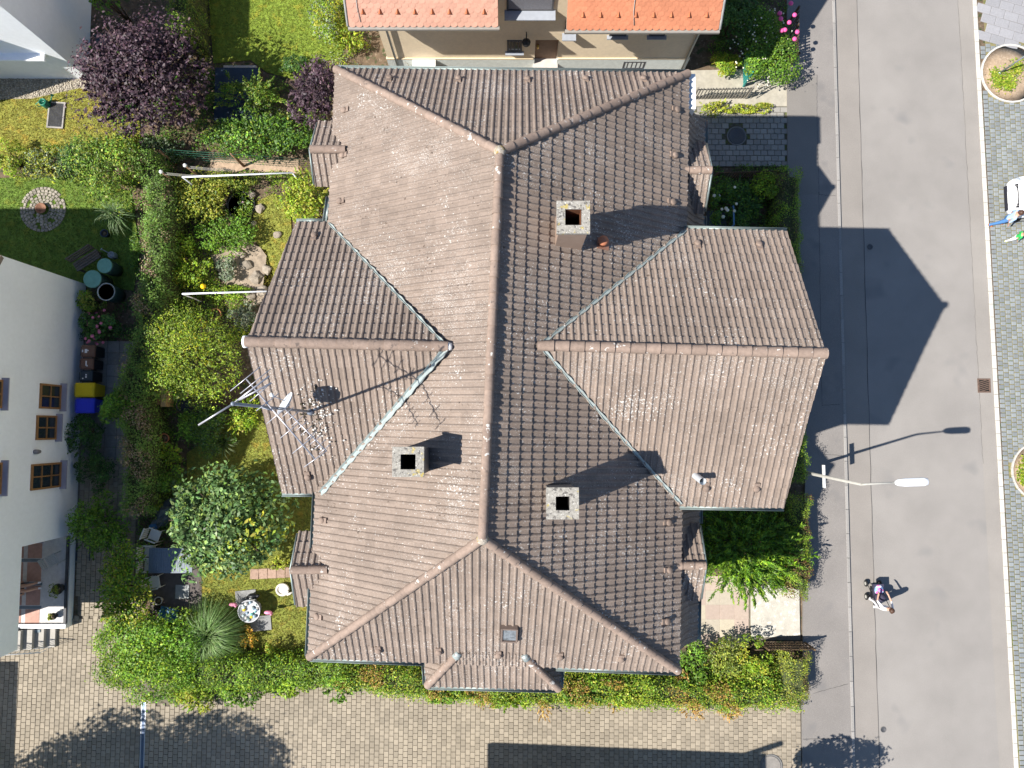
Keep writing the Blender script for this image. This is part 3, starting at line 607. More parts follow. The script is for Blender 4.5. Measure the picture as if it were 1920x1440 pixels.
mbw = MB(); mbw.tube([WP + Vector((-.06, 0, .02)), WP + Vector((.05, 0, .02))], .16, 14); mbw.build('ridge_end_cap', m_white, roof); mbw = MB(); mbw.tube([WI + Vector((-.02, 0, .03)), WI + Vector((.14, 0, .02))], [.13, .09], 12); mbw.build('ridge_end_cap', m_white, roof)
for p, q in ((a1, b1), (a2, b2)):
    mb = MB(); d = (q - p).normalized(); mb.tube([p - d * .12 + Vector((0, 0, .02)), p + d * .1 + Vector((0, 0, .05))], [.09, .135], 10); mb.build('lead_cap', m_zinc, roof)
# humped vent tiles
def vent_mb():
    mb = MB(); mb.lathe((0, 0, .04), [(.095, 0), (.1, .05), (.085, .085), (.045, .1), (.001, .102)], 10, True, 1, 1.15); return mb.box((0, .13, .05), (.15, .14, .08))
VENT = template(vent_mb(), mat('vent_tile', (.225, .168, .135), .85, .2, 12, .3, 60, rnd=.12))
for nm, px in {'N': [(731, 150), (860, 151), (989, 152), (1098, 151), (1206, 151)], 'W': [(648, 208), (645, 292), (640, 378), (607, 975), (603, 1064), (598, 1155)],
               'E': [(1267, 207), (1263, 292), (1259, 380), (1251, 979), (1252, 1068), (1248, 1164)], 'EGN': [(1307, 459), (1422, 461)], 'EGS': [(1323, 913), (1417, 914)],
               'S': [(710, 1216), (823, 1219), (935, 1225), (1050, 1228), (1164, 1232)], 'WGN': [(590, 444)], 'WGS': [(578, 892)]}.items():
    c, n, u, e, _ = planes[nm]
    for q in px: link_copy('vent_tile', VENT, Matrix.Translation(on(nm, *q)) @ Matrix((e, u, n)).transposed().to_4x4(), roof)
# valley flashings: folded zinc running down each valley
def valley(a, b, nm_main, nm_g, wm, wg):
    nm, ng = planes[nm_main][1], planes[nm_g][1]; d = (b - a).normalized(); sm, sg = nm.cross(d).normalized(), ng.cross(d).normalized()
    ctr = (planes[nm_main][0] + planes[nm_g][0]) / 2
    gc = planes[nm_g][0]
    if sm.dot(gc - a) > 0: sm = -sm
    if sg.dot(gc - a) < 0: sg = -sg
    mb = MB(); n = 26; vs = []
    for i in range(n + 1):
        p = a + (b - a) * i / n; p.z = max(q[0].z - (q[1].x * (p.x - q[0].x) + q[1].y * (p.y - q[0].y)) / q[1].z for q in (planes[nm_main], planes[nm_g])); j = .018 * (1 if i % 2 else -1)
        A, B, Cc = p + sm * (wm + j) + nm * .075, p + Vector((0, 0, .062)), p + sg * (wg + j * .6) + ng * .08
        vs += [A, B, Cc, A - nm * .03, Cc - ng * .03]
    fs = []
    for i in range(n):
        k = 5 * i; fs += [(k, k + 1, k + 6, k + 5), (k + 1, k + 2, k + 7, k + 6), (k + 3, k, k + 5, k + 8), (k + 2, k + 4, k + 9, k + 7)]
    mb.add(vs, fs); mb.build('valley_flashing', m_zinc, villa)
valley(EI, EVN, 'E', 'EGN', .05, .1); valley(EI, EVS, 'E', 'EGS', .04, .09); valley(WI, WVN, 'W', 'WGN', .07, .06); valley(WI, WVS, 'W', 'WGS', .16, .08)
# gutters
def gutter(a, b, out, root=villa, r=.07, m=m_gut):
    d = (b - a).normalized(); o = Vector(out).normalized(); o = (o - d * o.dot(d)).normalized(); mb = MB(); k = 7; vs = []
    for p in (a, b):
        for R in (r, r - .014):
            for i in range(k + 1):
                t = math.pi + math.pi * i / k; vs.append(p + o * (.05 + r * .6 + R * math.cos(t)) + Vector((0, 0, R * math.sin(t) + .01)))
    n = k + 1; fs = [(i, i + 1, 2 * n + i + 1, 2 * n + i) for i in range(k)] + [(n + i + 1, n + i, 3 * n + i, 3 * n + i + 1) for i in range(k)] + [(0, 2 * n, 3 * n, n), (k, n + k, 3 * n + k, 2 * n + k)]
    fs += [(i, n + i, n + i + 1, i + 1) for i in range(k)] + [(2 * n + i, 2 * n + i + 1, 3 * n + i + 1, 3 * n + i) for i in range(k)]
    mb.add(vs, fs, True); return mb.build('gutter', m, root)
gutter(TL, TR, (0, 1, 0)); gutter(BL, c1 + Vector((0, .05, 0)) if 0 else BL + (BR - BL) * .31, (0, -1, 0)); gutter(BL + (BR - BL) * .67, BR, (0, -1, 0)); gutter(b1, b2, (0, -1, 0)); gutter(c1, b1, (-1, 0, 0)); gutter(b2, c2, (1, 0, 0))
gutter(EVN, EN, (0, 1, 0)); gutter(EVS, ES, (0, -1, 0)); gutter(WVN, WN, (0, 1, 0)); gutter(WVS, WS, (0, -1, 0))
gutter(TL + (BL - TL) * .225, WVN + Vector((-.05, .05, .05)), (-1, 0, 0)); gutter(TL + (BL - TL) * .73, BL, (-1, 0, 0))
for y0, y1 in ((yN1, GD[2][1].y), (GD[2][2].y, yN0 + .3), (yS0 if 0 else GD[3][2].y, yS0), (yS1, GD[3][1].y)):
    gutter(Vector((xe(y0) + .92, y0, 7.55)), Vector((xe(y1) + .92, y1, 7.55)), (1, 0, 0))
for P, A, B in GD:
    s_ = (1, 0, 0) if P.x > 0 else (-1, 0, 0)
    mb = MB()
    for q in (A, B): mb.tube([q + Vector(s_) * .03 + Vector((0, 0, .03)), P + Vector(s_) * .03 + Vector((0, 0, .03))], .035, 6)
    mb.build('verge_trim', m_gut, villa)
# walls under the roof
mb = MB(); i_ = .45
mb.prism([TL + Vector((i_, -i_, 0)), TR + Vector((-i_, -i_, 0)), BR + Vector((-i_, i_, 0)), BL + Vector((i_, i_, 0))], 0, 8.7)
def gable_wall(x0, x1, A, B, P, zc):
    y0, y1 = min(A.y, B.y) + .4, max(A.y, B.y) - .4; vs = []
    for x in (x0, x1): vs += [(x, y0, 0), (x, y1, 0), (x, y1, zc), (x, P.y, P.z - .22), (x, y0, zc)]
    mb.add(vs, [(0, 1, 2, 3, 4)[::-1], (5, 6, 7, 8, 9), (0, 5, 9, 4)[::-1], (1, 2, 7, 6)[::-1], (2, 3, 8, 7)[::-1], (3, 4, 9, 8)[::-1], (0, 1, 6, 5)])
gable_wall(3, 7.6, EN, ES, EP, 8.95); gable_wall(-3, -6.35, WN, WS, WP, 8.75)
mb.prism([Vector((xe(yN0) + .5, yN0, 0)), Vector((xe(yN1) + .5, yN1 - .25, 0)), Vector((3, yN1 - .25, 0)), Vector((3, yN0, 0))], 0, 7.75)
mb.prism([Vector((xe(yS0) + .5, yS0 + .25, 0)), Vector((xe(yS1) + .5, yS1, 0)), Vector((3, yS1, 0)), Vector((3, yS0 + .25, 0))], 0, 7.75)
mb.prism([b1 + Vector((.35, .35, 0)), b2 + Vector((-.35, .35, 0)), Vector((b2.x - .35, -5, 0)), Vector((b1.x + .35, -5, 0))], 0, b1.z - .02)
for P, A, B in GD:
    x0 = P.x - (.3 if P.x > 0 else -.3); mb.prism([Vector((x0, A.y - .2, 0)), Vector((x0, B.y + .2, 0)), Vector((x0 - (1.2 if P.x > 0 else -1.2), B.y + .2, 0)), Vector((x0 - (1.2 if P.x > 0 else -1.2), A.y - .2, 0))], 0, A.z + .05)
mb.build('wall', m_cream, villa)
mb = MB(); p = Vector((xe(yN1), yN1, 0)); mb.box((p.x + .22, yN1 + .36, 8.3), (.3, 1.1, .9)); mb.build('bargeboard', m_white, villa)
m_glass = glassmat('window_glass'); m_wframe = mat('window_frame_white', (.75, .75, .73), .5, .03)
def window(root, c, w, h, axis, fm=None, nx=2, nz=1, depth=.06, sill=None, sgn=1, gm=None):
    """window on a wall facing +-x or +-y: frame bars proud of the pane, a sill below; c is its centre on the wall face"""
    c = Vector(c); o = Vector((sgn, 0, 0)) if axis == 'x' else Vector((0, sgn, 0)); t = Vector((0, 1, 0)) if axis == 'x' else Vector((1, 0, 0)); up = Vector((0, 0, 1))
    def bx(mb, a, b, th, off): # box in wall coordinates
        ctr = c + t * a[0] + up * a[1] + o * off; size = [0, 0, 0]; size[0 if axis == 'x' else 1] = th; size[1 if axis == 'x' else 0] = b[0]; size[2] = b[1]; mb.box(ctr, size)
    mb = MB(); f = .07
    for s_ in (-1, 1): bx(mb, (s_ * (w / 2 - f / 2), 0), (f, h), depth, depth / 2); bx(mb, (0, s_ * (h / 2 - f / 2)), (w - 2 * f, f), depth - .004, depth / 2)
    for i in range(1, nx): bx(mb, (-w / 2 + w * i / nx, 0), (.045, h - 2 * f), depth - .008, depth / 2)
    for j in range(1, nz): bx(mb, (0, -h / 2 + h * j / nz), (w - 2 * f, .04), depth - .012, depth / 2)
    fo = mb.build('window', fm or m_wframe, root)
    for i in range(nx):
        for j in range(nz):
            mb = MB(); bx(mb, (-w / 2 + w * (i + .5) / nx, -h / 2 + h * (j + .5) / nz), (w / nx - .05, h / nz - .05), .012, .018); mb.build('pane', gm or m_glass, fo)
    if sill: mb = MB(); bx(mb, (0, -h / 2 - .03), (w + .16, .05), sill[0], sill[0] / 2); mb.build('sill', sill[1], fo)
    return fo
for y in (.2, 3.6):
    for z in (1.6, 4.6, 7.4): window(villa, (7.6, y, z), 1.1, 1.4, 'x', sill=(.15, m_zinc))
# chimneys
m_cap = mat('chimney_cap', (.3, .28, .245), .95, .3, 16, .8, 40, specks=(((.12, .11, .1), 12, .56, .08, 0), ((.38, .3, .1), 5, .62, .06, 0), ((.62, .6, .55), 20, .62, .05, 0)))
def chimney(u, v, zt, wx, wy, hole, nm, bm_, fm, hood=False):
    c = W(u, v, zt); zb = on(nm, u, v).z - .7; body = MB(); 
    for sx, sy in ((1, 0), (-1, 0), (0, 1), (0, -1)):
        tk = ((wx if sx else wy) - .1 - hole) / 2; body.box((c.x + sx * (hole / 2 + tk / 2), c.y + sy * (hole / 2 + tk / 2), (zb + zt - .1) / 2), (tk if sx else wx - .1, tk if sy else hole, zt - .1 - zb))
    ch = body.build('chimney', bm_, villa)
    mb = MB(); X, Y, x, y = wx / 2, wy / 2, hole / 2, hole / 2; q = ((-1, -1), (1, -1), (1, 1), (-1, 1)); vs = []
    for z in (zt - .11, zt): vs += [(c.x + a * X, c.y + b * Y, z) for a, b in q] + [(c.x + a * x, c.y + b * y, z) for a, b in q]
    fs = []
    for i in range(4):
        j = (i + 1) % 4; fs += [(8 + i, 8 + j, 12 + j, 12 + i), (i, j, 8 + j, 8 + i), (4 + j, 4 + i, 12 + i, 12 + j), (j, i, 4 + i, 4 + j)]
    mb.add(vs, fs); mb.build('cap', m_cap, ch)
    mb = MB(); vs = [(c.x + a * (x - .006), c.y + b * (y - .006), z) for z in (zt - .015, zt - 1.2) for a, b in q]
    mb.add(vs, [(j, i, 4 + i, 4 + j)[::-1] for i, j in ((0, 1), (1, 2), (2, 3), (3, 0))] + [(4, 5, 6, 7)]); mb.build('flue', fm, ch)
    return ch, c
m_soot_shade = mat('soot_and_shade', (.012, .011, .01), .95, .3, 9); m_sootb = mat('sooty_brick', (.13, .05, .022), .95, .5, 6, .4, 20)
chim = [chimney(1075, 407, 12.8, .82, .82, .4, 'E', mat('cladding_brown', (.3, .215, .165), .75, .08, 5), m_sootb), chimney(765, 866, 12.9, .76, .72, .36, 'W', mat('cladding_grey', (.14, .14, .135), .6, .1, 5, metal=.2), m_soot_shade), chimney(1055, 944, 12.8, .78, .76, .33, 'E', mat('chimney_render', (.2, .18, .16), .9, .1), m_soot_shade)]

# ------------------------------------------------------------------ things fixed on the villa's roof
sk = thing('skylight', 'small grey roof window set in the brown tiles above the south eaves', 'skylight', on('S', 955, 1190))
c, n, u, e, _ = planes['S']; R3 = Matrix((e, u, n)).transposed(); p = on('S', 955, 1183)
mb = MB()
for sx, sy, a, b in ((-1, 0, .05, .62), (1, 0, .05, .62), (0, 1, .42, .05), (0, -1, .42, .05)): mb.box(p + R3 @ Vector((sx * .21, sy * .29, .1)), (a, b, .13 + .01 * abs(sx)), M=R3)
mb.build('frame', mat('skylight_frame', (.16, .12, .1), .6, .1), sk)
mb = MB(); mb.box(p + R3 @ Vector((0, .02, .13)), (.38, .52, .015), M=R3); mb.build('pane', mat('skylight_glass', (.16, .18, .2), .15, .5, 9, spec=.6), sk)
mb = MB(); mb.box(p + R3 @ Vector((0, -.36, .07)), (.46, .14, .02), M=R3); mb.build('flashing', m_zinc, sk)
vp = thing('vent_pipe', 'pale metal pipe leaning out of the street gable tiles', 'pipe', on('EGS', 1300, 888)); a = on('EGS', 1303, 891); t_ = W(1318, 903, a.z + .55)
mb = MB(); d = (t_ - a).normalized(); mb.tube([a, t_], .1, 14, caps=False); mb.tube([t_, t_ - d * .25], [.1, .085], 14, caps=False); mb.build('pipe', mat('pale_metal', (.6, .65, .7), .4, .05, metal=.3), vp)
mb = MB(); mb.tube([t_ - d * .25, t_ - d * .23], .086, 14); mb.build('opening', m_soot_shade, vp)  # near-black disc paints the shade inside the pipe mouth
cv = thing('clay_vent', 'orange clay vent pot on a square base tile beside the brown-clad chimney', 'vent', on('E', 1128, 455)); p = on('E', 1128, 458); c, n, u, e, _ = planes['E']; RE = Matrix((e, u, n)).transposed(); m_terra = mat('terracotta', (.42, .16, .085), .85, .15, 12)
mb = MB(); mb.box(p + n * .05, (.3, .4, .06), M=RE); mb.build('base_tile', mat('clay_brown', (.3, .15, .1), .85, .15), cv)
mb = MB(); mb.lathe(p + Vector((0, 0, .03)), [(.11, 0), (.11, .3), (.12, .31), (.14, .33), (.14, .37), (.1, .43), (.03, .46), (.001, .46)], 14); mb.build('pot', m_terra, cv)
# television aerials on one mast
mz = on('WGS', 583, 772); top = Vector((mz.x, mz.y, 0)); top.z = 15.6
an = thing('roof_aerial', 'tall mast with branching television aerials and a small grey satellite dish', 'antenna', mz)
m_alu = mat('aluminium', (.45, .44, .47), .35, .08, 20, metal=.55); m_mast = mat('galvanised', (.22, .25, .3), .45, .1, metal=.4)
tp = W(437, 757, 15.6); mb = MB(); mb.tube([mz - Vector((0, 0, .2)), tp], .036, 10); mb.lathe(mz, [(.12, -.05), (.1, .08), (.05, .16)], 10); mb.ball(tp, .05); mb.build('mast', m_mast, an)
mast = lambda z: mz + (tp - mz) * ((z - mz.z) / (tp.z - mz.z))
def rod(name, a, b, r, root, m=m_alu): mb = MB(); mb.tube([a, b], r, 6); return mb.build(name, m, root)
zt = 15.5; rod('dipole', W(372, 797, zt), W(437, 757, zt), .02, an); rod('dipole', W(437, 757, zt), W(505, 705, zt), .02, an); rod('dipole', W(445, 752, zt), W(509, 718, zt), .02, an)
z1 = 14.3; bm1 = rod('boom', W(462, 711, z1), W(590, 860, z1), .018, an)
mb = MB(); mb.tube([mast(z1), W(512, 770, z1)], .014, 6); mb.build('bracket', m_mast, an)
q0 = lambda a, b: (W(360 + a[0] / 3.692, 620 + a[1] / 3.692, z1), W(360 + b[0] / 3.692, 620 + b[1] / 3.692, z1))
for a, b in (((265, 418), (475, 248)), ((335, 435), (545, 265)), ((400, 490), (550, 362)), ((445, 555), (600, 435)), ((520, 642), (680, 510)), ((610, 745), (740, 640)), ((695, 850), (850, 725)), ((775, 945), (935, 830))): rod('director', *q0(a, b), .011, bm1)
z2 = 13.2; q1 = lambda a, b: (W(360 + a[0] / 3.692, 620 + a[1] / 3.692, z2), W(360 + b[0] / 3.692, 620 + b[1] / 3.692, z2))
bm2 = rod('boom', *q1((640, 540), (930, 832)), .015, an)
for i in range(9):
    t = .08 + i * .11; x, y = 640 + 290 * t, 540 + 292 * t; rod('director', *q1((x - 38, y + 32), (x + 42, y - 35)), .009, bm2)
mb = MB(); mb.tube([mast(z2), q1((640, 540), (640, 540))[0]], .012, 6); mb.build('bracket', m_mast, an)
dc = mast(11.75) + Vector((-.2, .14, 0)); dn = Vector((-.72, .5, .48)).normalized(); Rd = dn.to_track_quat('Z', 'Y').to_matrix(); mb = MB()
pr = [(.001, 0), (.12, .012), (.22, .04), (.3, .08), (.32, .095), (.325, .09), (.3, .065), (.22, .025), (.12, -.004), (.001, -.016)]
mb.lathe((0, 0, 0), pr, 24); mb.v = [dc + Rd @ p for p in mb.v]; ds = mb.build('dish', mat('dish_grey', (.5, .52, .55), .5, .05), an)
fp_ = dc + dn * .42; mb = MB(); mb.tube([dc - Rd @ Vector((0, .28, -.06)), fp_], .012, 6); mb.build('feed_arm', m_mast, ds); mb = MB(); mb.tube([fp_, fp_ + dn * .1], [.035, .05], 10); mb.build('receiver', m_white, ds)

# ------------------------------------------------------------------ the beige house with red plain tiles (north)
YW = W(1025, 134, 0).y; xl, xr = W(735, 134).x, W(1279, 134).x; zE = 5.0; YE = YW - 1.0
beige = thing('beige_house', 'beige rendered house with pinkish-red round-ended roof tiles', 'house', ((xl + xr) / 2, YW, 0))
m_beige = mat('render_beige', (.8, .66, .47), .92, .05, 8, .3, 50, big=.06); m_plinth = mat('plinth_grey', (.62, .65, .61), .9, .1, 7, .6, 14)
xb0, xb1 = W(935, 52, zE).x - .15, W(1060, 52, zE).x + .15
dx0, dx1 = WY(1003, 95, YW).x, WY(1046, 95, YW).x; zd0, zd1 = .75, WY(1025, 75, YW).z
mb = MB()
def wallY(x0, x1, z0, z1, y0=None, t=.3): mb.box(((x0 + x1) / 2, (y0 or YW) + t / 2, (z0 + z1) / 2), (x1 - x0, t, z1 - z0))
wallY(xl, dx0, 1.05, zE + .9); wallY(dx0, dx1, zd1, zE + .9); wallY(dx1, xr, 1.05, zE + .9); wallY(xb0, xb1, zE + .9, 9.5)
mb.box(((xl + xr) / 2, YW + 5.3, 2.9), (xr - xl, 10, 5.8)); mb.box(((xb0 + xb1) / 2, YW + 5.4, 7.5), (xb1 - xb0 - .02, 10, 3.4))
mb.build('wall', m_beige, beige)
mb = MB(); wallY(xl - .04, dx0, 0, 1.08, YW - .04, .34); wallY(dx1, xr + .04, 0, 1.08, YW - .04, .34); mb.build('plinth', m_plinth, beige)
mb = MB(); wallY(xl - .05, dx0 - .05, 1.08, 1.14, YW - .05, .1); wallY(dx1 + .05, xr + .05, 1.08, 1.14, YW - .05, .1); mb.build('plinth_moulding', mat('render_pale', (.68, .56, .38), .9, .05), beige)
# roofs: plain tiles with rounded tails
m_pl = [mat('plain_tile_pink', (.45, .245, .18), .8, .1, 16, .2, 60, rnd=.09, big=.07), mat('plain_tile_red', (.45, .175, .095), .8, .1, 16, .2, 60, rnd=.08, big=.07)]  # left roof's paler pink puts the sun's glare into the tile colour
pitch = math.radians(43); up = Vector((0, math.cos(pitch), math.sin(pitch))); nn = Vector((0, -math.sin(pitch), math.cos(pitch)))
def plain_mb(w=.245, L_=.36):
    mb = MB(); k = 7; arc = [(w / 2 - w / 2 * math.cos(math.pi * i / k), .075 - .075 * math.sin(math.pi * i / k) * 1.0) for i in range(k + 1)]
    top = [(x, y, .03 - y * .05) for x, y in arc] + [(w, L_, .006), (0, L_, .006)]; bot = [(x, y, z - .022) for x, y, z in top]; m_ = len(top)
    return mb.add(top + bot, [tuple(range(m_))] + [(m_ + i, m_ + i + 1, i + 1, i) for i in range(k)] + [(m_ + k, m_ + k + 1, k + 1, k), (m_ + k + 2, m_, 0, k + 2)])
ex = .155
for q, (ua, ub, ve) in enumerate(((655, 934, 49), (1062, 1347, 55))):
    x0, x1 = W(ua, ve, zE).x, W(ub, ve, zE).x; y_ = W((ua + ub) / 2, ve, zE).y; o0 = Vector((x0, y_, zE)); rows = 48
    mb = MB(); mb.slab([o0, o0 + Vector((x1 - x0, 0, 0)), o0 + Vector((x1 - x0, 0, 0)) + up * rows * ex, o0 + up * rows * ex], nn, .16); rf = mb.build('roof', mat('roof_board', (.3, .25, .2), .9), beige)
    w = (x1 - x0) / round((x1 - x0) / .245); nc = round((x1 - x0) / w); full, part = [], []; Rr = Matrix((Vector((1, 0, 0)), up, nn)).transposed().to_4x4(); PT = plain_mb(w - .004)
    for j in range(rows):
        for i in range(nc - (j % 2)): full.append(Matrix.Translation(o0 + Vector(((i + .5 * (j % 2)) * w + .002, 0, 0)) + up * (j * ex - .03) + nn * (.012 + random.uniform(0, .004))) @ Rr @ Matrix.Rotation(random.uniform(-.012, .012), 4, 'Z'))
    pieces('plain_tile', PT, m_pl[q], full, rf, key=lambda M: M.translation.y, limit=230, rest='plain_tiles')
    hk = MB(); hk.add([(-.09, 0, .03), (.09, 0, .03), (0, .2, .035), (0, .03, .12)], [(0, 1, 3), (1, 2, 3), (2, 0, 3), (0, 2, 1)]); me = template(hk, mat('snow_guard', (.4, .13, .06), .8, .1, rnd=.1))
    for i in range(8): link_copy('snow_guard', me, Matrix.Translation(o0 + Vector((x1 - x0, 0, 0)) * ((i + .9) / 8.7) + up * ex * 2.6 + nn * .03) @ Rr, rf)
    mb = MB(); mb.box((x0 + (x1 - x0) / 2, y_ - .06, zE - .06), (x1 - x0 + .1, .12, .1)); mb.build('gutter', mat('gutter_pale', (.3, .28, .25), .6, .1, metal=.2), beige)
    mb = MB(); a = o0 + Vector((x1 - x0 + .05 if q else -.05, 0, 0)); mb.tube([a, a + up * rows * ex], .05, 6); mb.build('verge', mat('verge_grey', (.42, .42, .41), .7), beige)
    mb = MB(); a = o0 + Vector(((x1 - x0) * (.08 if q == 0 else .44), 0, 0)) + nn * .07; mb.tube([a + up * .15, a + up * .6 + Vector((-.06, 0, 0)), a + up * 6], .012, 5); mb.build('lightning_wire', m_zinc, beige)
mb = MB(); a = Vector((xb1 - .05, YE + .1, zE)); mb.tube([a, a + up * 5], .06, 8); mb.build('flashing', mat('blue_zinc', (.3, .38, .5), .4, .1, metal=.3), beige)
m_door = mat('door_wood', (.2, .12, .075), .6, .15, 12); mb = MB(); yd = YW + .22
mb.box(((dx0 + dx1) / 2 - (dx1 - dx0) / 4 + .004, yd, (zd0 + zd1) / 2 + .02), ((dx1 - dx0) / 2 - .008, .06, zd1 - zd0 + .04)); dr = mb.build('door', m_door, beige)
mb = MB(); mb.box(((dx0 + dx1) / 2 + (dx1 - dx0) / 4 - .004, yd, (zd0 + zd1) / 2 + .02), ((dx1 - dx0) / 2 - .008, .06, zd1 - zd0 + .04)); mb.build('door', m_door, beige)
mb = MB(); mb.lathe((dx0 + .12, yd - .08, 1.75), [(.001, -.12), (.05, -.1), (.03, 0), (.05, .1), (.001, .12)], 10); mb.build('handle', mat('brass', (.5, .33, .08), .35, .1, metal=.7), dr)
mb = MB(); mb.box(((dx0 + dx1) / 2, YW - .0, .37), (dx1 - dx0 + .1, .55, .74)); mb.box(((dx0 + dx1) / 2, YW - .4, .18), (dx1 - dx0 + .3, .4, .36)); mb.build('doorstep', mat('step_stone', (.5, .46, .42), .9, .1), beige)
m_blue = mat('sill_grey', (.3, .32, .36), .8, .08); m_shut = mat('shutter_grey', (.2, .2, .22), .7, .15, 20)
def winY(u0, u1, v0, v1, gm=None, nx=2, nz=1, sw=.16):
    a, b = WY(u0, v1, YW), WY(u1, v0, YW); window(beige, ((a.x + b.x) / 2, YW, (a.z + b.z) / 2), b.x - a.x, max(.5, b.z - a.z), 'y', mat('frame_dark', (.08, .08, .085), .6), nx, nz, .05, (sw, m_blue), -1, gm)
winY(951, 979, 75, 96, nx=4); winY(1142, 1180, 45, 66, m_shut, 1); winY(1217, 1254, 45, 66, m_shut, 1); winY(1058, 1080, 38, 62, None, 1, sw=.3); winY(950, 1040, -8, 18, m_shut, 1, sw=.4); winY(1166, 1211, 114, 127, nx=5, sw=.1)
for u0, v0, u1, v1 in ((712, 56, 742, 132), (1304, 62, 1280, 132)):
    a, b = WY(u0, v0, YW - .08), WY(u1, v1, YW - .08); mb = MB(); b.x = a.x = (xl + .35 if u0 < 900 else xr - .1); mb.tube([Vector((a.x, YE + .05, zE - .1)), Vector((a.x, YW - .08, 4.2)), Vector((a.x, YW - .08, .05))], .045, 10); mb.build('downpipe', mat('grey_steel', (.3, .34, .37)), beige)
mb = MB(); p = WY(987, 60, YW); mb.tube([p, p + Vector((0, -.25, .1)), p + Vector((0, -.32, -.05))], .02, 8); wa = mb.build('wall_lamp', mat('iron_black', (.02, .02, .022), .5), beige)
mb = MB(); mb.lathe(p + Vector((0, -.32, -.35)), [(.08, 0), (.16, .1), (.17, .2), (.04, .3), (.001, .31)], 12); mb.build('lamp_shade', MATS['iron_black'], wa)
bx_ = thing('cool_box', 'white lidded box standing against the plinth of the beige house', 'box', W(795, 125)); p = W(795, 121, 1.05); mb = MB(); mb.box((p.x, p.y, .5), (.92, .52, 1.0)); mb.build('box', m_white, bx_); mb = MB(); mb.box((p.x, p.y, 1.03), (.96, .56, .07)); mb.build('lid', m_white, bx_)
hs = thing('garden_hose', 'coiled pale garden hose beside the beige house downpipe', 'hose', W(757, 128)); p = W(757, 126, .3); mb = MB()
mb.tube([p + Vector((.28 * math.cos(t * .5), -.12 + .02 * t, .25 * math.sin(t * .5) + .35)) for t in range(40)], .015, 6); mb.build('coil', mat('hose_pale', (.45, .43, .36), .6), hs)

# ------------------------------------------------------------------ white house with wooden windows (west)
XW = W(149, 850).x; yN, yS, yL = W(155, 533).y, W(140, 1172).y, W(133, 1003, .36).y
white = thing('white_house', 'white rendered house with brown wooden windows and a corner loggia', 'house', (XW - 4, (yN + yS) / 2, 0))
m_wr = mat('render_white', (.88, .9, .93), .92, .03, 6, .25, 60, big=.03); ym = (yN + yS) / 2; zc, zp = 5.1, 9.2; D = 9.0; LD = 3.4
mb = MB(); mb.box((XW - D / 2, (yL + yN) / 2, zc / 2), (D, yN - yL, zc)); mb.box((XW - D / 2, (yL + yS) / 2, (3.3 + zc) / 2), (D - .004, yL - yS - .002, zc - 3.3)); mb.box((XW - D / 2, (yL + yS) / 2, .17), (D - .006, yL - yS - .002, .34)); mb.box((XW - LD - (D - LD) / 2, (yL + yS) / 2, 1.8), (D - LD, yL - yS - .004, 2.96))
mb.add([(XW - .003, yS, zc - .05), (XW - .003, yN, zc - .05), (XW - .003, ym, zp - .15), (XW - D, yS, zc - .05), (XW - D, yN, zc - .05), (XW - D, ym, zp - .15)], [(0, 1, 2), (5, 4, 3), (0, 2, 5, 3), (1, 4, 5, 2), (0, 3, 4, 1)])
mb.box((XW - .12, yS + .13, 1.8), (.24, .26, 2.96)) if 0 else None
mb.build('wall', m_wr, white)
mb = MB()
for y in (yN, yS):
    s_ = 1 if y > ym else -1; sl = Vector((0, (y - ym), zc - zp)); sl2 = sl * 1.0; n_ = Vector((0, s_ * (zp - zc), abs(y - ym))).normalized(); a = Vector((XW + .04, ym, zp)); b = Vector((XW - D - .3, ym, zp)); mb.slab([a, b, b + sl2, a + sl2], n_, .16)
mb.build('roof', m_tile, white)
mb = MB(); mb.box((XW - .06, (yL + yS) / 2, .45), (.1, yL - yS - .1, .06)); mb.build('rail', mat('rail_dark', (.06, .06, .065), .6), white)
mb = MB(); mb.box((XW - LD / 2, yS + .08, .42), (LD, .16, .16)); mb.build('parapet', m_wr, white)
mb = MB(); fx = XW - LD; m_fl = [mat('floor_grey', (.55, .53, .51), .8, .12, 7), mat('floor_pink', (.42, .25, .2), .8, .15, 7), mat('floor_slate', (.16, .2, .23), .7, .12, 7)]
mb.box((XW - LD / 2, (yL + yS) / 2, .35), (LD - .02, yL - yS - .02, .03)); fl = mb.build('floor', m_fl[0], white)
for i in range(3):
    for j in range(4):
        mb = MB(); mb.box((XW - 1.45 - i * .75, yL - .55 - j * .95, .368), (.58, .78, .012)); mb.build('floor_tile', m_fl[1], fl)
for j in range(5): mb = MB(); mb.box((XW - 2.2, yL - .08 - j * .95, .37), (2.2, .12, .012)); mb.build('floor_tile', m_fl[2], fl)
m_wood = mat('window_wood', (.3, .15, .055), .6, .2, 14); m_sillw = mat('sill_lilac', (.33, .31, .36), .85, .06)
def winX(u0, u1, v0, v1, nx, nz, us):
    a, b = WX(u1, v1, XW), WX(u0, v0, XW); c_ = (a + b) / 2; yy = (W(100, v0, c_.z).y + W(100, v1, c_.z).y) / 2; hz = abs(WX(u0, 800, XW).z - WX(u1, 800, XW).z); window(white, (XW, (WX(u0, v0, XW).y + WX(u1, v1, XW).y) / 2, (WX(u0, 800, XW).z + WX(u1, 800, XW).z) / 2), (v1 - v0) / ppm(2), hz + .25, 'x', m_wood, nx, nz, .07, (.26, m_sillw))
winX(75, 106, 720, 766, 2, 2, 115); winX(71, 100, 779, 824, 2, 2, 110); winX(65, 112, 868, 915, 2, 3, 119); winX(-58, -6, 712, 760, 2, 2, 9); winX(-54, 0, 872, 925, 2, 2, 17); window(white, (XW - 1.6, yL - .002, 2.0), 1.9, 1.5, 'y', m_wood, 3, 1, .06, (.2, m_sillw), -1)
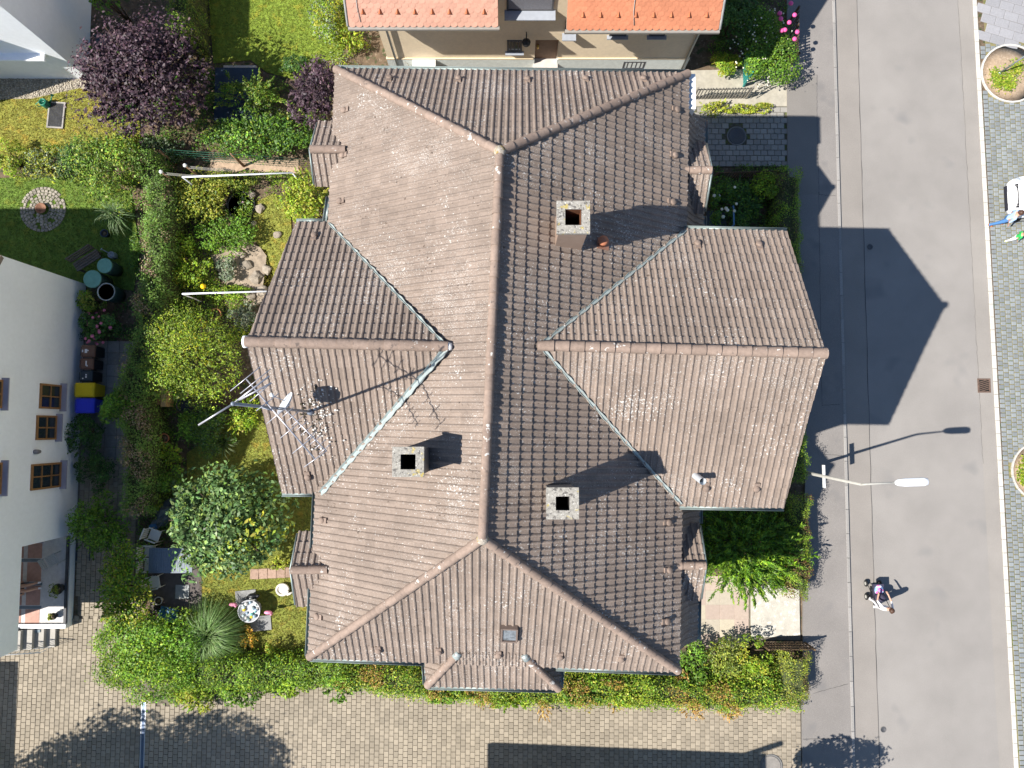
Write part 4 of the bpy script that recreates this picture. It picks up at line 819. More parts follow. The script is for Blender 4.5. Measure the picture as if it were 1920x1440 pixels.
mb = MB(); p = WX(67, 847, XW); mb.lathe(p + Vector((.07, 0, -.12)), [(.07, 0), (.09, .12), (.09, .26), (.02, .3)], 10); mb.build('wall_lamp', mat('lamp_grey', (.2, .19, .2), .5), white)
mb = MB(); p = W(158, 1025); 
for k in range(9): mb.box((p.x, p.y + .5 - k * .125, .03), (.5, .03, .03))
for s_ in (-1, 1): mb.box((p.x + s_ * .27, p.y, .02), (.05, 1.15, .08))
mb.build('light_well', mat('grate_dark', (.05, .055, .065), .5, .1, metal=.4), white)
st_ = thing('entrance_steps', 'three pale concrete steps with a thin white railing along the white house', 'stairs', W(70, 1215)); m_con = mat('step_concrete', (.36, .34, .31), .9, .1, 8, .2, 50)
for k in range(5):
    mb = MB(); x1 = W(108, 1200).x - k * .36; mb.box((x1 - .9, yS - .45, .09 + .085 * k), (1.8, .8, .17 * (k + 1))) if k < 4 else mb.box((x1 - 1.2, yS - .45, .43), (2.2, .8, .86)); mb.build('step', m_con, st_)
mb = MB(); a = Vector((W(105, 1200).x, yS - .82, .95)); b = Vector((W(-40, 1200).x, yS - .82, 1.75)); mb.tube([a, b], .022, 6); mb.tube([a - Vector((0, 0, .65)), b - Vector((0, 0, .75))], .015, 6)
for k in range(16): p = a + (b - a) * k / 15; mb.tube([p, p - Vector((0, 0, .7))], .01, 5)
mb.build('railing', m_white, st_)

mb = MB(); mb.box((-27.8, 4.4, 4.7), (6.6, 4.8, 9.4)); mb.build('shadow_block', m_wr, white)  # unseen block added and sized so its shadow crosses the lawn

# ------------------------------------------------------------------ white house in the north-west corner of the gardens
c0 = W(166, 148); nw = thing('white_villa', 'plain white rendered house above a gravel strip, purple-leaved tree at its corner', 'house', (c0.x - 4, c0.y + 4, 0))
mb = MB(); mb.box((c0.x - 5, c0.y + 5.5, 3.8), (10, 11, 7.6)); wgx = c0.x - 4.25; mb.box((wgx - 3, c0.y - .6 + 1, 3.05), (6, 3.25, 6.1)); mb.build('wall', m_wr, nw)
mb = MB(); mb.add([(wgx + .0, c0.y - 1.25, 6.1), (wgx, c0.y + 2, 6.1), (wgx - 4, c0.y + 2, 8.6), (wgx - 4, c0.y - 1.25, 8.6), (wgx - 4, c0.y - 1.25, 6.1), (wgx - 4, c0.y + 2, 6.1)], [(0, 1, 2, 3), (0, 3, 4), (1, 5, 2), (0, 4, 5, 1), (3, 2, 5, 4)]); mb.add([(c0.x + .3, c0.y - .3, 7.55), (c0.x + .3, c0.y + 11.3, 7.55), (c0.x - 10.3, c0.y + 11.3, 7.55), (c0.x - 10.3, c0.y - .3, 7.55), (c0.x - 5, c0.y + 3, 10), (c0.x - 5, c0.y + 8, 10)], [(0, 1, 5, 4), (1, 2, 5), (2, 3, 4, 5), (3, 0, 4), (0, 3, 2, 1)]); mb.build('roof', m_tile, nw)
a = WY(84, 106, c0.y - .1); mb = MB(); mb.box((a.x - 2.5, c0.y - .14, a.z), (5, .28, .09)); mb.build('ledge', m_wr, nw)
mb = MB(); p = W(192, 95); mb.box((p.x + .05, p.y, .12), (.5, 1.2, .24)); mb.box((p.x + .05, p.y + .55, .25), (.56, .08, .06)); mb.build('light_well', mat('well_dark', (.06, .075, .095), .6), nw)

# ------------------------------------------------------------------ neighbours outside the frame whose shadows fall into it
hb = W(680, 1471); nb = thing('neighbour_house', 'flat-roofed house south of the paved courtyard', 'house', (hb.x + 6, hb.y - 6, 0))
mb = MB(); mb.box((hb.x + 6.6, hb.y - 5.3, 2.9), (10.2, 8, 5.8)); mb.build('wall', m_cream, nb)
mb = MB(); rp = [hb, hb + Vector((11.2, -.45, 0)), hb + Vector((11.2, -10, 0)), hb + Vector((0, -10, 0))]; mb.prism(rp, 5.8, 6.02); mb.build('roof', m_zinc, nb)
mb = MB(); p = hb + Vector((10.4, -.5, 0)); mb.tube([p + Vector((0, 0, 5.9)), p + Vector((0, 0, 7.6))], .12, 10); mb.build('flue_pipe', m_zinc, nb)
p = W(-110, 1290); gn = thing('garage', 'low white garage west of the courtyard', 'garage', (p.x - 3, p.y - 4, 0)); mb = MB(); mb.box((p.x - 3, p.y - 5, 1.7), (6, 10, 3.4)); mb.build('wall', m_wr, gn); mb = MB(); mb.box((p.x - 3, p.y - 5, 3.46), (6.2, 10.2, .12)); mb.build('roof', m_zinc, gn)

# ------------------------------------------------------------------ street furniture
m_gal = mat('lamp_grey_paint', (.36, .35, .32), .6, .1, 8)
b = W(1493, 882); t = W(1615.5, 908.5, 5.7); lp = thing('street_lamp', 'grey street lamp with long white head reaching over the road', 'street lamp', b)
mb = MB(); mb.tube([b, b + (t - b) * .2, t], [.085, .07, .045], 12); mb.lathe(b, [(.16, 0), (.16, .08), (.1, .14)], 12); mb.build('pole', m_gal, lp)
e_ = W(1690, 904.5, 6.0); mb = MB(); mb.tube([t, t + Vector((.12, .02, .09)), e_], [.045, .04, .03], 10); mb.build('arm', m_gal, lp)
h0, h1 = W(1678, 905, 6.0), W(1742, 903, 6.05); d = (h1 - h0); mb = MB()
mb.tube([h0, h0 + d * .08, h0 + d * .3, h0 + d * .85, h0 + d * .97, h1], [.05, .11, .14, .145, .11, .02], 14); hd = mb.build('lamp_head', mat('lamp_white', (.72, .74, .78), .4, .04), lp)
for v in hd.data.vertices: v.co.z = (v.co.z - 6.02) * .55 + 6.02
mb = MB(); mb.box(h0 + d * .55 - Vector((0, 0, .07)), (d.length * .75, .2, .04)); mb.build('lens', mat('lens', (.6, .62, .6), .2), lp)
sp = b + (t - b) * (2.7 / 5.7); mb = MB(); mb.box(sp, (.03, .86, .2)); mb.build('sign_plate', mat('sign_pale', (.62, .63, .64), .5), lp)
mh = lambda c, r, m1, m2, root: (MB().lathe(c, [(r * 1.18, 0), (r * 1.18, .012), (r * 1.02, .012), (r * 1.02, .002)], 28).build('frame', m2, root), MB().lathe(c, [(r, 0), (r, .014), (r * .9, .016), (r * .86, .01), (.001, .012)], 28).build('lid', m1, root))
m_iron = mat('cast_iron', (.085, .085, .09), .6, .2, 30, .4, 60, metal=.3); m_ring = mat('iron_ring', (.16, .155, .15), .8, .15)
for (u, v, r, z, lb) in ((1381, 255, .36, .058, 'round iron manhole cover in the grey block-paved front yard'), (1631, 463, .11, .008, 'tiny round valve cover in the shaded roadside strip'), (1656, 1368, .1, .008, 'tiny round valve cover in sunlit road near the driveway mouth'), (1446, 1436, .4, .055, 'round manhole cover in the buff paving near the footway')):
    c = W(u, v, z); root = thing('manhole_cover', lb, 'manhole cover', c); mh(c, r, m_iron if u != 1446 else mat('concrete_lid', (.2, .185, .17), .85), m_ring, root)
c = W(1845, 723, .008); root = thing('gully_grate', 'rusty square gully grate at the pale kerb', 'drain', c); mr = mat('rust', (.13, .085, .065), .85, .3, 14)
mb = MB(); 
for sx, sy, a, b_ in ((-1, 0, .06, .6), (1, 0, .06, .6), (0, 1, .42, .06), (0, -1, .42, .06)): mb.box(c + Vector((sx * .24, sy * .27, .004)), (a, b_, .03 + .003 * abs(sx)))
mb.build('frame', mr, root)
for k in range(6): mb = MB(); mb.box(c + Vector((0, -.2 + k * .08, .004)), (.42, .035, .024), .3); mb.build('bar', mr, root)
mb = MB(); mb.box(c + Vector((0, 0, -.004)), (.43, .5, .006)); mb.build('pit', m_soot_shade, root)  # flat near-black plate paints the shade beneath the bars
a, b = W(271, 1316), W(271, 1500); dr_ = thing('drain_channel', 'narrow metal drainage channel crossing the courtyard paving', 'drain', a); m_ch = mat('channel_steel', (.12, .16, .24), .4, .15, 6, metal=.4)
mb = MB(); mb.box((a.x, (a.y + b.y) / 2, .045), (.12, (a.y - b.y), .02)); mb.build('grate', m_ch, dr_)
for s_ in (-1, 1): mb = MB(); mb.box((a.x + s_ * .08, (a.y + b.y) / 2, .05), (.035, (a.y - b.y), .03)); mb.build('edge', mat('steel_bright', (.6, .62, .66), .35, .1, metal=.5), dr_)
# fences and gates
def pickets(name, label, a, b, h, m, step=.11, w=.06, tilt=0., rails=2, cat='fence', th=.02):
    root = thing(name, label, cat, a); d = b - a; n = int(d.length / step); rz = math.atan2(d.y, d.x); d.normalize()
    pb = MB(); pb.box((0, 0, h / 2), (w, th, h)); me = template(pb, m)
    for i in range(n + 1): link_copy('picket', me, Matrix.Translation(a + d * i * step + Vector((0, 0, .04))) @ Matrix.Rotation(rz, 4, 'Z') @ Matrix.Rotation(tilt + random.uniform(-.02, .02), 4, 'Y'), root)
    for k in range(rails): mb = MB(); mb.box((a + b) / 2 + Vector((-d.y, d.x, 0)) * .03 + Vector((0, 0, h * (.2 + .65 * k / max(1, rails - 1)))), ((b - a).length, .03, .05), rz); mb.build('rail', m, root)
    mb = MB()
    for q in (a, b): mb = MB(); mb.box((q.x, q.y, h / 2 + .03), (.07, .07, h + .06), rz); mb.build('post', m, root)
    return root
m_fg = mat('fence_weathered', (.24, .22, .19), .9, .25, 9); m_fb = mat('fence_brown', (.13, .085, .05), .9, .3, 9)
pickets('garden_fence', 'weathered grey slatted fence below the teal gate', W(1298, 187), W(1398, 185), 1.0, m_fg, .13, .05)
pickets('garden_fence', 'short brown slatted fence under the pink rose bush', W(1432, 128), W(1480, 124), 1.05, m_fb, .13, .06)
pickets('garden_fence', 'dark slatted fence between grey block paving and shaded rose bed', W(1335, 338), W(1448, 334), .9, m_fb, .12, .06)
pickets('garden_fence', 'brown slatted fence beside the concrete entrance pad', W(1425, 1204), W(1508, 1204), 1.0, m_fb, .12, .07, rails=3)
pickets('garden_fence', 'dark slatted fence along the footway under the roses', W(1479, 124), W(1480, 40), 1.05, m_fb, .13, .06)
p = W(1393, 163); root = thing('garden_gate', 'teal metal gate panel beside the flowering bush', 'gate', p); m_teal = mat('teal_paint', (.02, .22, .2), .5, .1)
for k in range(9): mb = MB(); mb.box((p.x, p.y + .06 + k * .12, .62), (.03, .085, 1.1)); mb.build('slat', m_teal, root)
for y in (0, 1.1): mb = MB(); mb.box((p.x, p.y + y, .65), (.06, .06, 1.3)); mb.build('post', m_teal, root)
mb = MB(); mb.box((p.x + .035, p.y + .55, 1.0), (.03, 1.1, .06)); mb.build('rail', m_teal, root)
root = thing('bicycle_rail', 'bent grey metal railing beside the teal gate', 'railing', W(1410, 180)); p = W(1395, 186)
for k in range(3): mb = MB(); q = p + Vector((.25 * k, 0, 0)); mb.tube([q, q + Vector((.25, .35, .75)), q + Vector((.55, .45, .8)), q + Vector((.6, .45, .05))], .018, 6); mb.build('hoop', m_gal, root)
p = W(1346, 415); root = thing('cellar_shaft', 'dark cellar shaft with a blue steel handrail under the street eaves', 'shaft', p); mb = MB(); mb.box((p.x - .1, p.y, .1), (.8, .8, .22)); mb.build('shaft', MATS['well_dark'], root)
mb = MB(); mb.tube([p + Vector((.4, -.4, .1)), p + Vector((.4, -.4, .9)), p + Vector((.4, .4, .9)), p + Vector((.4, .4, .1))], .03, 8); mb.build('handrail', mat('blue_steel', (.1, .22, .42), .5), root)
# wire fence and washing lines in the villa garden
a, b = W(325, 300), W(585, 318); root = thing('wire_fence', 'green wire mesh fence with leaning wooden posts by the garden bed', 'fence', a); m_gw = mat('green_wire', (.03, .12, .08), .6)
for k in range(5): mb = MB(); mb.tube([a + Vector((0, 0, .2 + .25 * k)), b + Vector((0, 0, .2 + .25 * k))], .008, 4); mb.build('wire', m_gw, root)
mb = MB()
for k in range(45): q = a + (b - a) * k / 44; mb.tube([q + Vector((0, 0, .1)), q + Vector((0, 0, 1.25))], .004, 4)
mb.build('mesh', m_gw, root, kind='stuff')
for (u, v) in ((458, 312), (583, 336), (330, 308)): mb = MB(); q = W(u, v); mb.tube([q, q + Vector((-.12, .1, 1.2))], [.06, .05], 8); mb.build('post', mat('post_wood', (.22, .13, .08), .9, .3, 9), root)
for (ua, va, ub, vb, lb) in ((342, 332, 548, 324, 'white washing-line frame standing near the wire fence'), (342, 551, 512, 546, 'white washing-line frame beside the yellow ball')):
    z = 1.9; A, B = W(ua, va, z), W(ub, vb, z); root = thing('clothes_airer', lb, 'clothes frame', (A.x, A.y, 0)); m_wp = mat('enamel_white', (.74, .76, .82), .4, .04)
    mb = MB(); mb.tube([A, B], .035, 8); mb.build('bar', m_wp, root)
    for q in (A, B): mb = MB(); mb.tube([q, Vector((q.x, q.y, 0))], .028, 8); mb.build('leg', m_wp, root)
for (u, v, lb) in ((302, 322, 'wooden washing pole with a white cap, half inside the ivy hedge'), (347, 310, 'wooden washing pole with a white cap, standing clear of the hedge')):
    q = W(u, v, 2.0); root = thing('washing_pole', lb, 'pole', (q.x, q.y, 0)); mb = MB(); mb.tube([Vector((q.x, q.y, 0)), q], .045, 8); mb.build('pole', MATS['post_wood'], root); mb = MB(); mb.ball(q, .08); mb.build('cap', m_white, root)
    mb = MB()
    for k in range(3): A = q + Vector((.05, -.02 * k, -.08 - .06 * k)); mb = MB(); mb.tube([A, A + Vector((.9, -.05, -.12)), A + Vector((1.9, -.12, -.02))], .006, 4); mb.build('line', m_gal, root)
# ------------------------------------------------------------------ bins and garden things
def wheelie(u0, u1, v0, v1, h, col, label, panel=None):
    c = W((u0 + u1) / 2, (v0 + v1) / 2, h); s_ = ppm(h); wx, wy = (u1 - u0) / s_, (v1 - v0) / s_ - .015; m = mat('plastic_%d' % u0 + '%d' % v0, col, .55, .06, 8)
    root = thing('wheelie_bin', label, 'bin', (c.x, c.y, 0), 'bins along the white house wall'); q = ((-1, -1), (1, -1), (1, 1), (-1, 1)); mb = MB()
    X, Y = wx / 2 - .03, wy / 2 - .02
    mb.add([(c.x + a * X * .8, c.y + b_ * Y * .82, .06) for a, b_ in q] + [(c.x + a * X, c.y + b_ * Y, h - .1) for a, b_ in q], [(3, 2, 1, 0), (4, 5, 6, 7)] + [(i, (i + 1) % 4, 4 + (i + 1) % 4, 4 + i) for i in range(4)]); mb.build('body', m if panel is None else mat('plastic_black', (.02, .022, .026), .5), root)
    mb = MB(); X, Y = wx / 2, wy / 2
    mb.add([(c.x + a * X, c.y + b_ * Y, h - .1) for a, b_ in q] + [(c.x + a * (X - .01), c.y + b_ * (Y - .01), h - .05) for a, b_ in q] + [(c.x + a * (X - .07), c.y + b_ * (Y - .07), h) for a, b_ in q], [(8, 9, 10, 11), (3, 2, 1, 0)] + [(i, (i + 1) % 4, 4 + (i + 1) % 4, 4 + i) for i in range(4)] + [(4 + i, 4 + (i + 1) % 4, 8 + (i + 1) % 4, 8 + i) for i in range(4)]); lid = mb.build('lid', m, root)
    if panel is not None:
        for dx, dy, a, b_ in panel: mb = MB(); mb.box((c.x + dx, c.y + dy, h + .003), (a, b_, .006)); mb.build('sticker', mat('sticker', (.65, .65, .66), .6, .3, 60), lid)
    mb = MB(); mb.tube([(c.x - wx / 2 - .03, c.y - wy / 2 + .06, h - .08), (c.x - wx / 2 - .03, c.y + wy / 2 - .06, h - .08)], .016, 6); mb.build('handle', m, root)
    for s2 in (-1, 1): mb = MB(); mb.tube([(c.x - wx / 2 + .1, c.y + s2 * (wy / 2 - .08), .1), (c.x - wx / 2 + .1, c.y + s2 * (wy / 2 - .03), .1)], .1, 12); mb.build('wheel', mat('rubber', (.02, .02, .02), .8), root)
    return root, c
br = (.15, .08, .055)
wheelie(151, 177, 646, 670, .95, br, 'brown-lidded bin nearest the flowering hydrangea', ((-.06, 0, .1, .16), (.02, .02, .05, .05), (-.2, 0, .05, .1)))
wheelie(149, 174, 671, 693, .95, br, 'brown-lidded bin next to the dark blue-black bin', ((.0, .02, .05, .2), (.04, -.08, .05, .06)))
wheelie(148, 172, 694, 716, .95, (.025, .04, .055), 'blue-black bin with small pale stickers next to the yellow bin', ((.03, .05, .06, .06), (.03, -.04, .06, .06), (-.1, -.1, .05, .05)))
wheelie(139, 176, 717, 745, 1.05, (.62, .45, .01), 'bright yellow wheelie bin between the dark and the blue one'); r_, c_ = wheelie(140, 176, 746, 775, 1.05, (.03, .045, .55), 'bright blue bin beside the yellow one')
m_lid = mat('barrel_lid_green', (.13, .3, .24), .5, .08, 6); m_bar = mat('barrel_dark', (.03, .06, .055), .5, .1)
for (u, v, r, h, op, lb) in ((196, 498, 14.3, 1.0, 0, 'smaller green-lidded water barrel beside the slatted bench'), (173, 523, 17, 1.05, 0, 'larger green-lidded water barrel against the house corner'), (199, 547, 17, .95, 1, 'open water barrel with pale rim behind the clipped box bush')):
    c = W(u, v, h); R = r / ppm(h); root = thing('water_barrel', lb, 'barrel', (c.x, c.y, 0), 'water barrels at the corner of the white house')
    mb = MB(); mb.lathe((c.x, c.y, 0), [(R * .82, 0), (R * .94, h * .4), (R * .96, h * .7), (R * .93, h - .03)] + ([(R * .88, h - .03), (R * .88, h - .35), (.001, h - .35)] if op else []), 24); mb.build('barrel', m_bar, root)
    if op: mb = MB(); mb.lathe((c.x, c.y, h), [(R * .9, -.03), (R, -.02), (R, .01), (R * .92, .01), (R * .9, -.03)], 26); mb.build('rim', mat('rim_pale', (.4, .42, .4), .5), root)
    else:
        mb = MB(); mb.lathe((c.x, c.y, h), [(R, -.05), (R, 0), (R * .93, .012), (R * .9, .004), (R * .2, .02), (.001, .022)], 28); l_ = mb.build('lid', m_lid, root)
        for k in range(6): a = k * math.pi / 3; mb = MB(); mb.box((c.x + math.cos(a) * R * .45, c.y + math.sin(a) * R * .45, h + .014), (R * .5, .015, .014), a); mb.build('rib', m_lid, l_)
def slat_seat(name, label, cat, u, v, L_, wd, rz, h, m, n=4, back=True, group=None):
    c = W(u, v, h); root = thing(name, label, cat, (c.x, c.y, 0), group); R = Matrix.Rotation(rz, 3, 'Z')
    for k in range(n): mb = MB(); mb.box(Vector((c.x, c.y, h)) + R @ Vector((0, -wd / 2 + wd * (k + .5) / n, 0)), (L_, wd / n - .02, .03), rz); mb.build('slat', m, root)
    for sx in (-1, 1):
        for sy in (-1, 1): mb = MB(); mb.box(Vector((c.x, c.y, h / 2)) + R @ Vector((sx * (L_ / 2 - .08), sy * (wd / 2 - .06), -.01)), (.07, .07, h - .03), rz); mb.build('leg', m, root)
    if back:
        for k in range(3): mb = MB(); mb.box(Vector((c.x, c.y, h + .15 + .13 * k)) + R @ Vector((0, wd / 2 + .03 + .03 * k, 0)), (L_, .03, .1), rz); mb.build('back_slat', m, root)
        for sx in (-1, 1): mb = MB(); mb.box(Vector((c.x, c.y, h + .23)) + R @ Vector((sx * (L_ / 2 - .08), wd / 2 + .085, 0)), (.06, .04, .5), rz); mb.build('back_post', m, root)
    return root, c
m_old = mat('old_wood', (.12, .1, .085), .9, .3, 12); slat_seat('garden_bench', 'dark weathered slatted bench beside the green-lidded barrels', 'bench', 163, 488, 1.15, .42, math.radians(33), .45, m_old)
slat_seat('garden_bench', 'grey-brown wooden bench with a terracotta pot on it', 'bench', 285, 838, 1.6, .45, math.radians(83), .45, mat('bench_wood', (.26, .21, .15), .9, .25, 12)); 
slat_seat('slatted_table', 'dark brown slatted garden table half under the olive-green tree', 'table', 387, 764, 1.4, .46, 0, .7, mat('dark_slat', (.05, .032, .026), .8, .2), 6, False)
def pot(u, v, r, h, z0, m, label, soil=True, plant=None, name='flower_pot'):
    c = W(u, v, z0 + h); root = thing(name, label, 'pot', (c.x, c.y, z0)); mb = MB(); mb.lathe((c.x, c.y, z0), [(r * .65, 0), (r * .9, h * .8), (r, h * .8), (r, h), (r * .86, h), (r * .8, h * .8), (.001, h * .8)], 20); mb.build('pot', m, root)
    mb = MB(); mb.lathe((c.x, c.y, z0 + h * .82), [(r * .84, 0), (.001, .01)], 16); mb.build('soil', A_SOIL, root)
    if plant:
        n = 260; P, Nn, _ = blob_pts((c.x + plant[2], c.y + plant[3], z0 + h + plant[0] * .6), (plant[0], plant[0], plant[0] * .8), n, 8); V, F = leaf_quads(P, Nn, .06, 1.7); np_mesh('foliage', V, F, palette(n, plant[1]), leafmat(), root)
    return root
pot(307, 822, .2, .26, .46, m_terra, 'terracotta pot with trailing stems standing on the wooden bench', plant=(.1, [(.3, .18, .08)], -.12, .05))
pot(403, 589, .26, .32, 0, m_terra, 'terracotta pot with green plant near the second washing frame', plant=(.2, G_BRIGHT, -.15, .05))
pot(107, 1105, .22, .3, .37, mat('pot_dark', (.05, .05, .05), .6), 'dark pot with a round leafy bush on the loggia', plant=(.34, G_OLIVE, 0, 0)); pot(99, 1156, .14, .2, .37, MATS['pot_dark'], 'small dark pot with yellow-green plant in the sunlit loggia corner', plant=(.16, G_YEL, 0, 0))
pot(296, 1127, .17, .25, .04, mat('pot_white', (.6, .58, .52), .7), 'pale round pot on the shaded terrace')
pot(195, 437, .17, .3, 0, mat('bucket_navy', (.03, .05, .09), .5), 'dark navy bucket on the shaded lawn', name='bucket')
# compost box with bamboo mat and plank
p = W(292, 739, .7); root = thing('log_store', 'low wooden store with brown bamboo-mat top beside the hedge', 'shed', (p.x, p.y, 0)); m_bam = mat('bamboo', (.24, .15, .07), .9, .35, 10)
for k in range(14): mb = MB(); mb.tube([(p.x - .32, p.y - .42 + k * .064, .7), (p.x + .32, p.y - .4 + k * .064, .68)], .03, 6); mb.build('cane', m_bam, root)
mb = MB(); mb.box((p.x, p.y, .33), (.58, .8, .66)); mb.build('box', m_old, root); p = W(312, 746, .5); mb = MB(); mb.box((p.x - .02, p.y, .36), (.2, .74, .72)); mb.build('plank', mat('plank', (.4, .27, .13), .85, .2, 10), root)
p = W(346, 760, .6); root = thing('garden_chair', 'black round-backed chair at the end of the slatted table', 'chair', (p.x, p.y, 0)); m_blk = mat('black_plastic', (.015, .016, .02), .4)
mb = MB(); mb.box((p.x, p.y, .44), (.42, .42, .04)); mb.build('seat', m_blk, root); mb = MB(); mb.tube([(p.x + .2 - .4 * math.cos(t * .2) * .5, p.y + .24 * math.cos(t * math.pi / 12), .8) if 0 else (p.x - .05 - .2 * math.sin(t * math.pi / 12), p.y + .24 * math.cos(t * math.pi / 12), .78) for t in range(13)], .03, 8); mb.build('backrest', m_blk, root)
for sx in (-1, 1):
    for sy in (-1, 1): mb = MB(); mb.tube([(p.x + sx * .18, p.y + sy * .18, 0), (p.x + sx * .18, p.y + sy * .2, .76 if sx < 0 else .43)], .018, 6); mb.build('leg', m_blk, root)
# patio set under the laurel tree
c = W(320, 1051, .73); root = thing('patio_table', 'blue-grey slatted patio table partly under the broad-leaved tree', 'table', (c.x, c.y, 0)); m_tab = mat('table_grey', (.13, .16, .2), .35, .15, 20)
for k in range(18): mb = MB(); mb.box((c.x - .8 + k * .094, c.y, .725), (.086, .92, .02)); mb.build('slat', m_tab, root)
for sx, sy, a, b_ in ((-1, 0, .04, 1.0), (1, 0, .04, 1.0), (0, 1, 1.68, .04), (0, -1, 1.68, .04)): mb = MB(); mb.box((c.x + sx * .86, c.y + sy * .48, .72), (a, b_, .045)); mb.build('frame', m_tab, root)
for sx in (-1, 1):
    for sy in (-1, 1): mb = MB(); mb.tube([(c.x + sx * .8, c.y + sy * .42, 0), (c.x + sx * .8, c.y + sy * .42, .7)], .025, 8); mb.build('leg', m_tab, root)
def monobloc(u, v, rz, label):
    c = W(u, v, .45); root = thing('patio_chair', label, 'chair', (c.x, c.y, 0), 'white plastic chairs around the patio table'); m = mat('chair_white', (.6, .58, .52), .5, .05); R = Matrix.Rotation(rz, 3, 'Z'); at = lambda x, y, z: Vector((c.x, c.y, z)) + R @ Vector((x, y, 0))
    mb = MB(); mb.box(at(0, 0, .43), (.44, .44, .03), rz); mb.build('seat', m, root)
    for k in range(5): mb = MB(); mb.box(at(-.24 - .05, -.18 + .09 * k, .66), (.025, .06, .44), rz); mb.build('back_slat', m, root)
    mb = MB(); mb.box(at(-.31, 0, .89), (.04, .48, .06), rz); mb.build('top_rail', m, root)
    for s_ in (-1, 1): mb = MB(); mb.box(at(-.02, s_ * .25, .64), (.46, .05, .03), rz); mb.build('armrest', m, root)
    for sx in (-1, 1):
        for sy in (-1, 1): mb = MB(); mb.tube([at(sx * .22, sy * .24, 0), at(sx * .19, sy * .23, .64 if sx > 0 else .6)], .02, 6); mb.build('leg', m, root)
monobloc(290, 1003, -.35, 'white plastic chair beside the grey tarpaulin'); monobloc(281, 1034, 0, 'white plastic chair at the corner of the patio table, closer to the tarpaulin'); monobloc(281, 1060, 0, 'white plastic chair at the end of the patio table, closer to the pale round pot'); monobloc(289, 1092, .2, 'white plastic chair between patio table and the pale round pot')
p = W(312, 960, .4); root = thing('tarpaulin', 'grey-green tarpaulin thrown over stacked things behind the patio', 'tarpaulin', (p.x, p.y, 0)); bm = bmesh.new(); bmesh.ops.create_icosphere(bm, subdivisions=3, radius=1)
for v in bm.verts:
    n_ = .1 * math.sin(v.co.x * 9 + v.co.y * 5) + .07 * math.sin(v.co.y * 13 + v.co.z * 6); v.co = Matrix.Rotation(.85, 3, 'Z') @ Vector((v.co.x * (.85 + n_), v.co.y * (.34 + n_ * .6), max(v.co.z, -.2) * (.6 + n_) + .12))
me = bpy.data.meshes.new('cover'); bm.to_mesh(me); bm.free(); me.materials.append(mat('tarp', (.07, .085, .085), .6, .2, 6)); o = bpy.data.objects.new('cover', me); C.objects.link(o); o.parent = root
mb = MB(); q = W(290, 985, .3); mb.box(q - Vector((0, 0, .14)), (.4, .3, .3), .8); mb.build('blue_crate', mat('crate_blue', (.05, .16, .3), .6, .1), root)
p = W(317, 1152, .5); root = thing('wheelbarrow', 'dark wheelbarrow with a blue tray in the terrace shade', 'wheelbarrow', (p.x, p.y, 0)); R = Matrix.Rotation(-.3, 3, 'Z'); at = lambda x, y, z: Vector((p.x, p.y, z)) + R @ Vector((x, y, 0)); m_tr = mat('tray_blue', (.05, .16, .28), .5, .12)
q = ((-.4, -.24), (.34, -.28), (.34, .28), (-.4, .24)); mb = MB(); mb.add([at(x * .7, y * .65, .28) for x, y in q] + [at(x, y, .52) for x, y in q] + [at(x * .95, y * .93, .52) for x, y in q] + [at(x * .66, y * .6, .3) for x, y in q], [(3, 2, 1, 0), (12, 13, 14, 15)] + [f for i in range(4) for f in ((i, (i + 1) % 4, 4 + (i + 1) % 4, 4 + i), (4 + i, 4 + (i + 1) % 4, 8 + (i + 1) % 4, 8 + i), (8 + i, 8 + (i + 1) % 4, 12 + (i + 1) % 4, 12 + i))]); mb.build('tray', m_tr, root)
for s_ in (-1, 1):
    mb = MB(); mb.tube([at(-.6, s_ * .06, .2), at(.2, s_ * .22, .3), at(.95, s_ * .26, .55)], .018, 6); mb.build('handle', m_blk, root); mb = MB(); mb.tube([at(.3, s_ * .22, .32), at(.36, s_ * .24, .0)], .018, 6); mb.build('leg', m_blk, root)
mb = MB(); mb.tube([at(-.6, -.05, .19), at(-.6, .05, .19)], .19, 16); mb.build('wheel', MATS['rubber'], root)
p = W(343, 1109); mb = MB(); mb.box((p.x, p.y, .055), (.56, .56, .03)); o = mb.build('stone_slab', mat('slab_pale', (.26, .27, .27), .8, .12)); tag(o, 'single pale square slab lying on the dark terrace', 'slab')
# round table of ornaments on slabs
p = W(467, 1146, .6); root = thing('ornament_table', 'round table with a rimmed tray of coloured glass ornaments on the lawn', 'table', (p.x, p.y, 0)); mb = MB(); mb.lathe((p.x, p.y, 0), [(.3, 0), (.3, .04), (.06, .08), (.06, .52), (.3, .56), (.44, .57), (.46, .62), (.43, .62), (.42, .59), (.001, .59)], 28); mb.build('table', mat('tray_grey', (.45, .45, .47), .4, .1, metal=.2), root)
for k in range(26):
    a, r = random.random() * 6.28, .38 * math.sqrt(random.random()); mb = MB(); s_ = random.uniform(.035, .08); mb.ball((p.x + r * math.cos(a), p.y + r * math.sin(a), .59 + s_ * .6), s_, 8, 5, (1, 1, .8)); mb.build('ornament', mat('ornament_%d' % (k % 5), [(.5, .6, .62), (.2, .45, .42), (.6, .58, .55), (.6, .45, .05), (.3, .4, .5)][k % 5], .25, .1), root)
for k, (u, v) in enumerate(((462, 1120), (490, 1168))): q = W(u, v); mb = MB(); mb.box((q.x, q.y, .05), (.85, .6, .04), .1); tag(mb.build('stone_slab', mat('slab_grey2', (.24, .24, .24), .9, .15, 6)), ('grey slab under the black-and-white bird figure', 'grey slab at the foot of the ornament table toward the orange shrub')[k], 'slab')
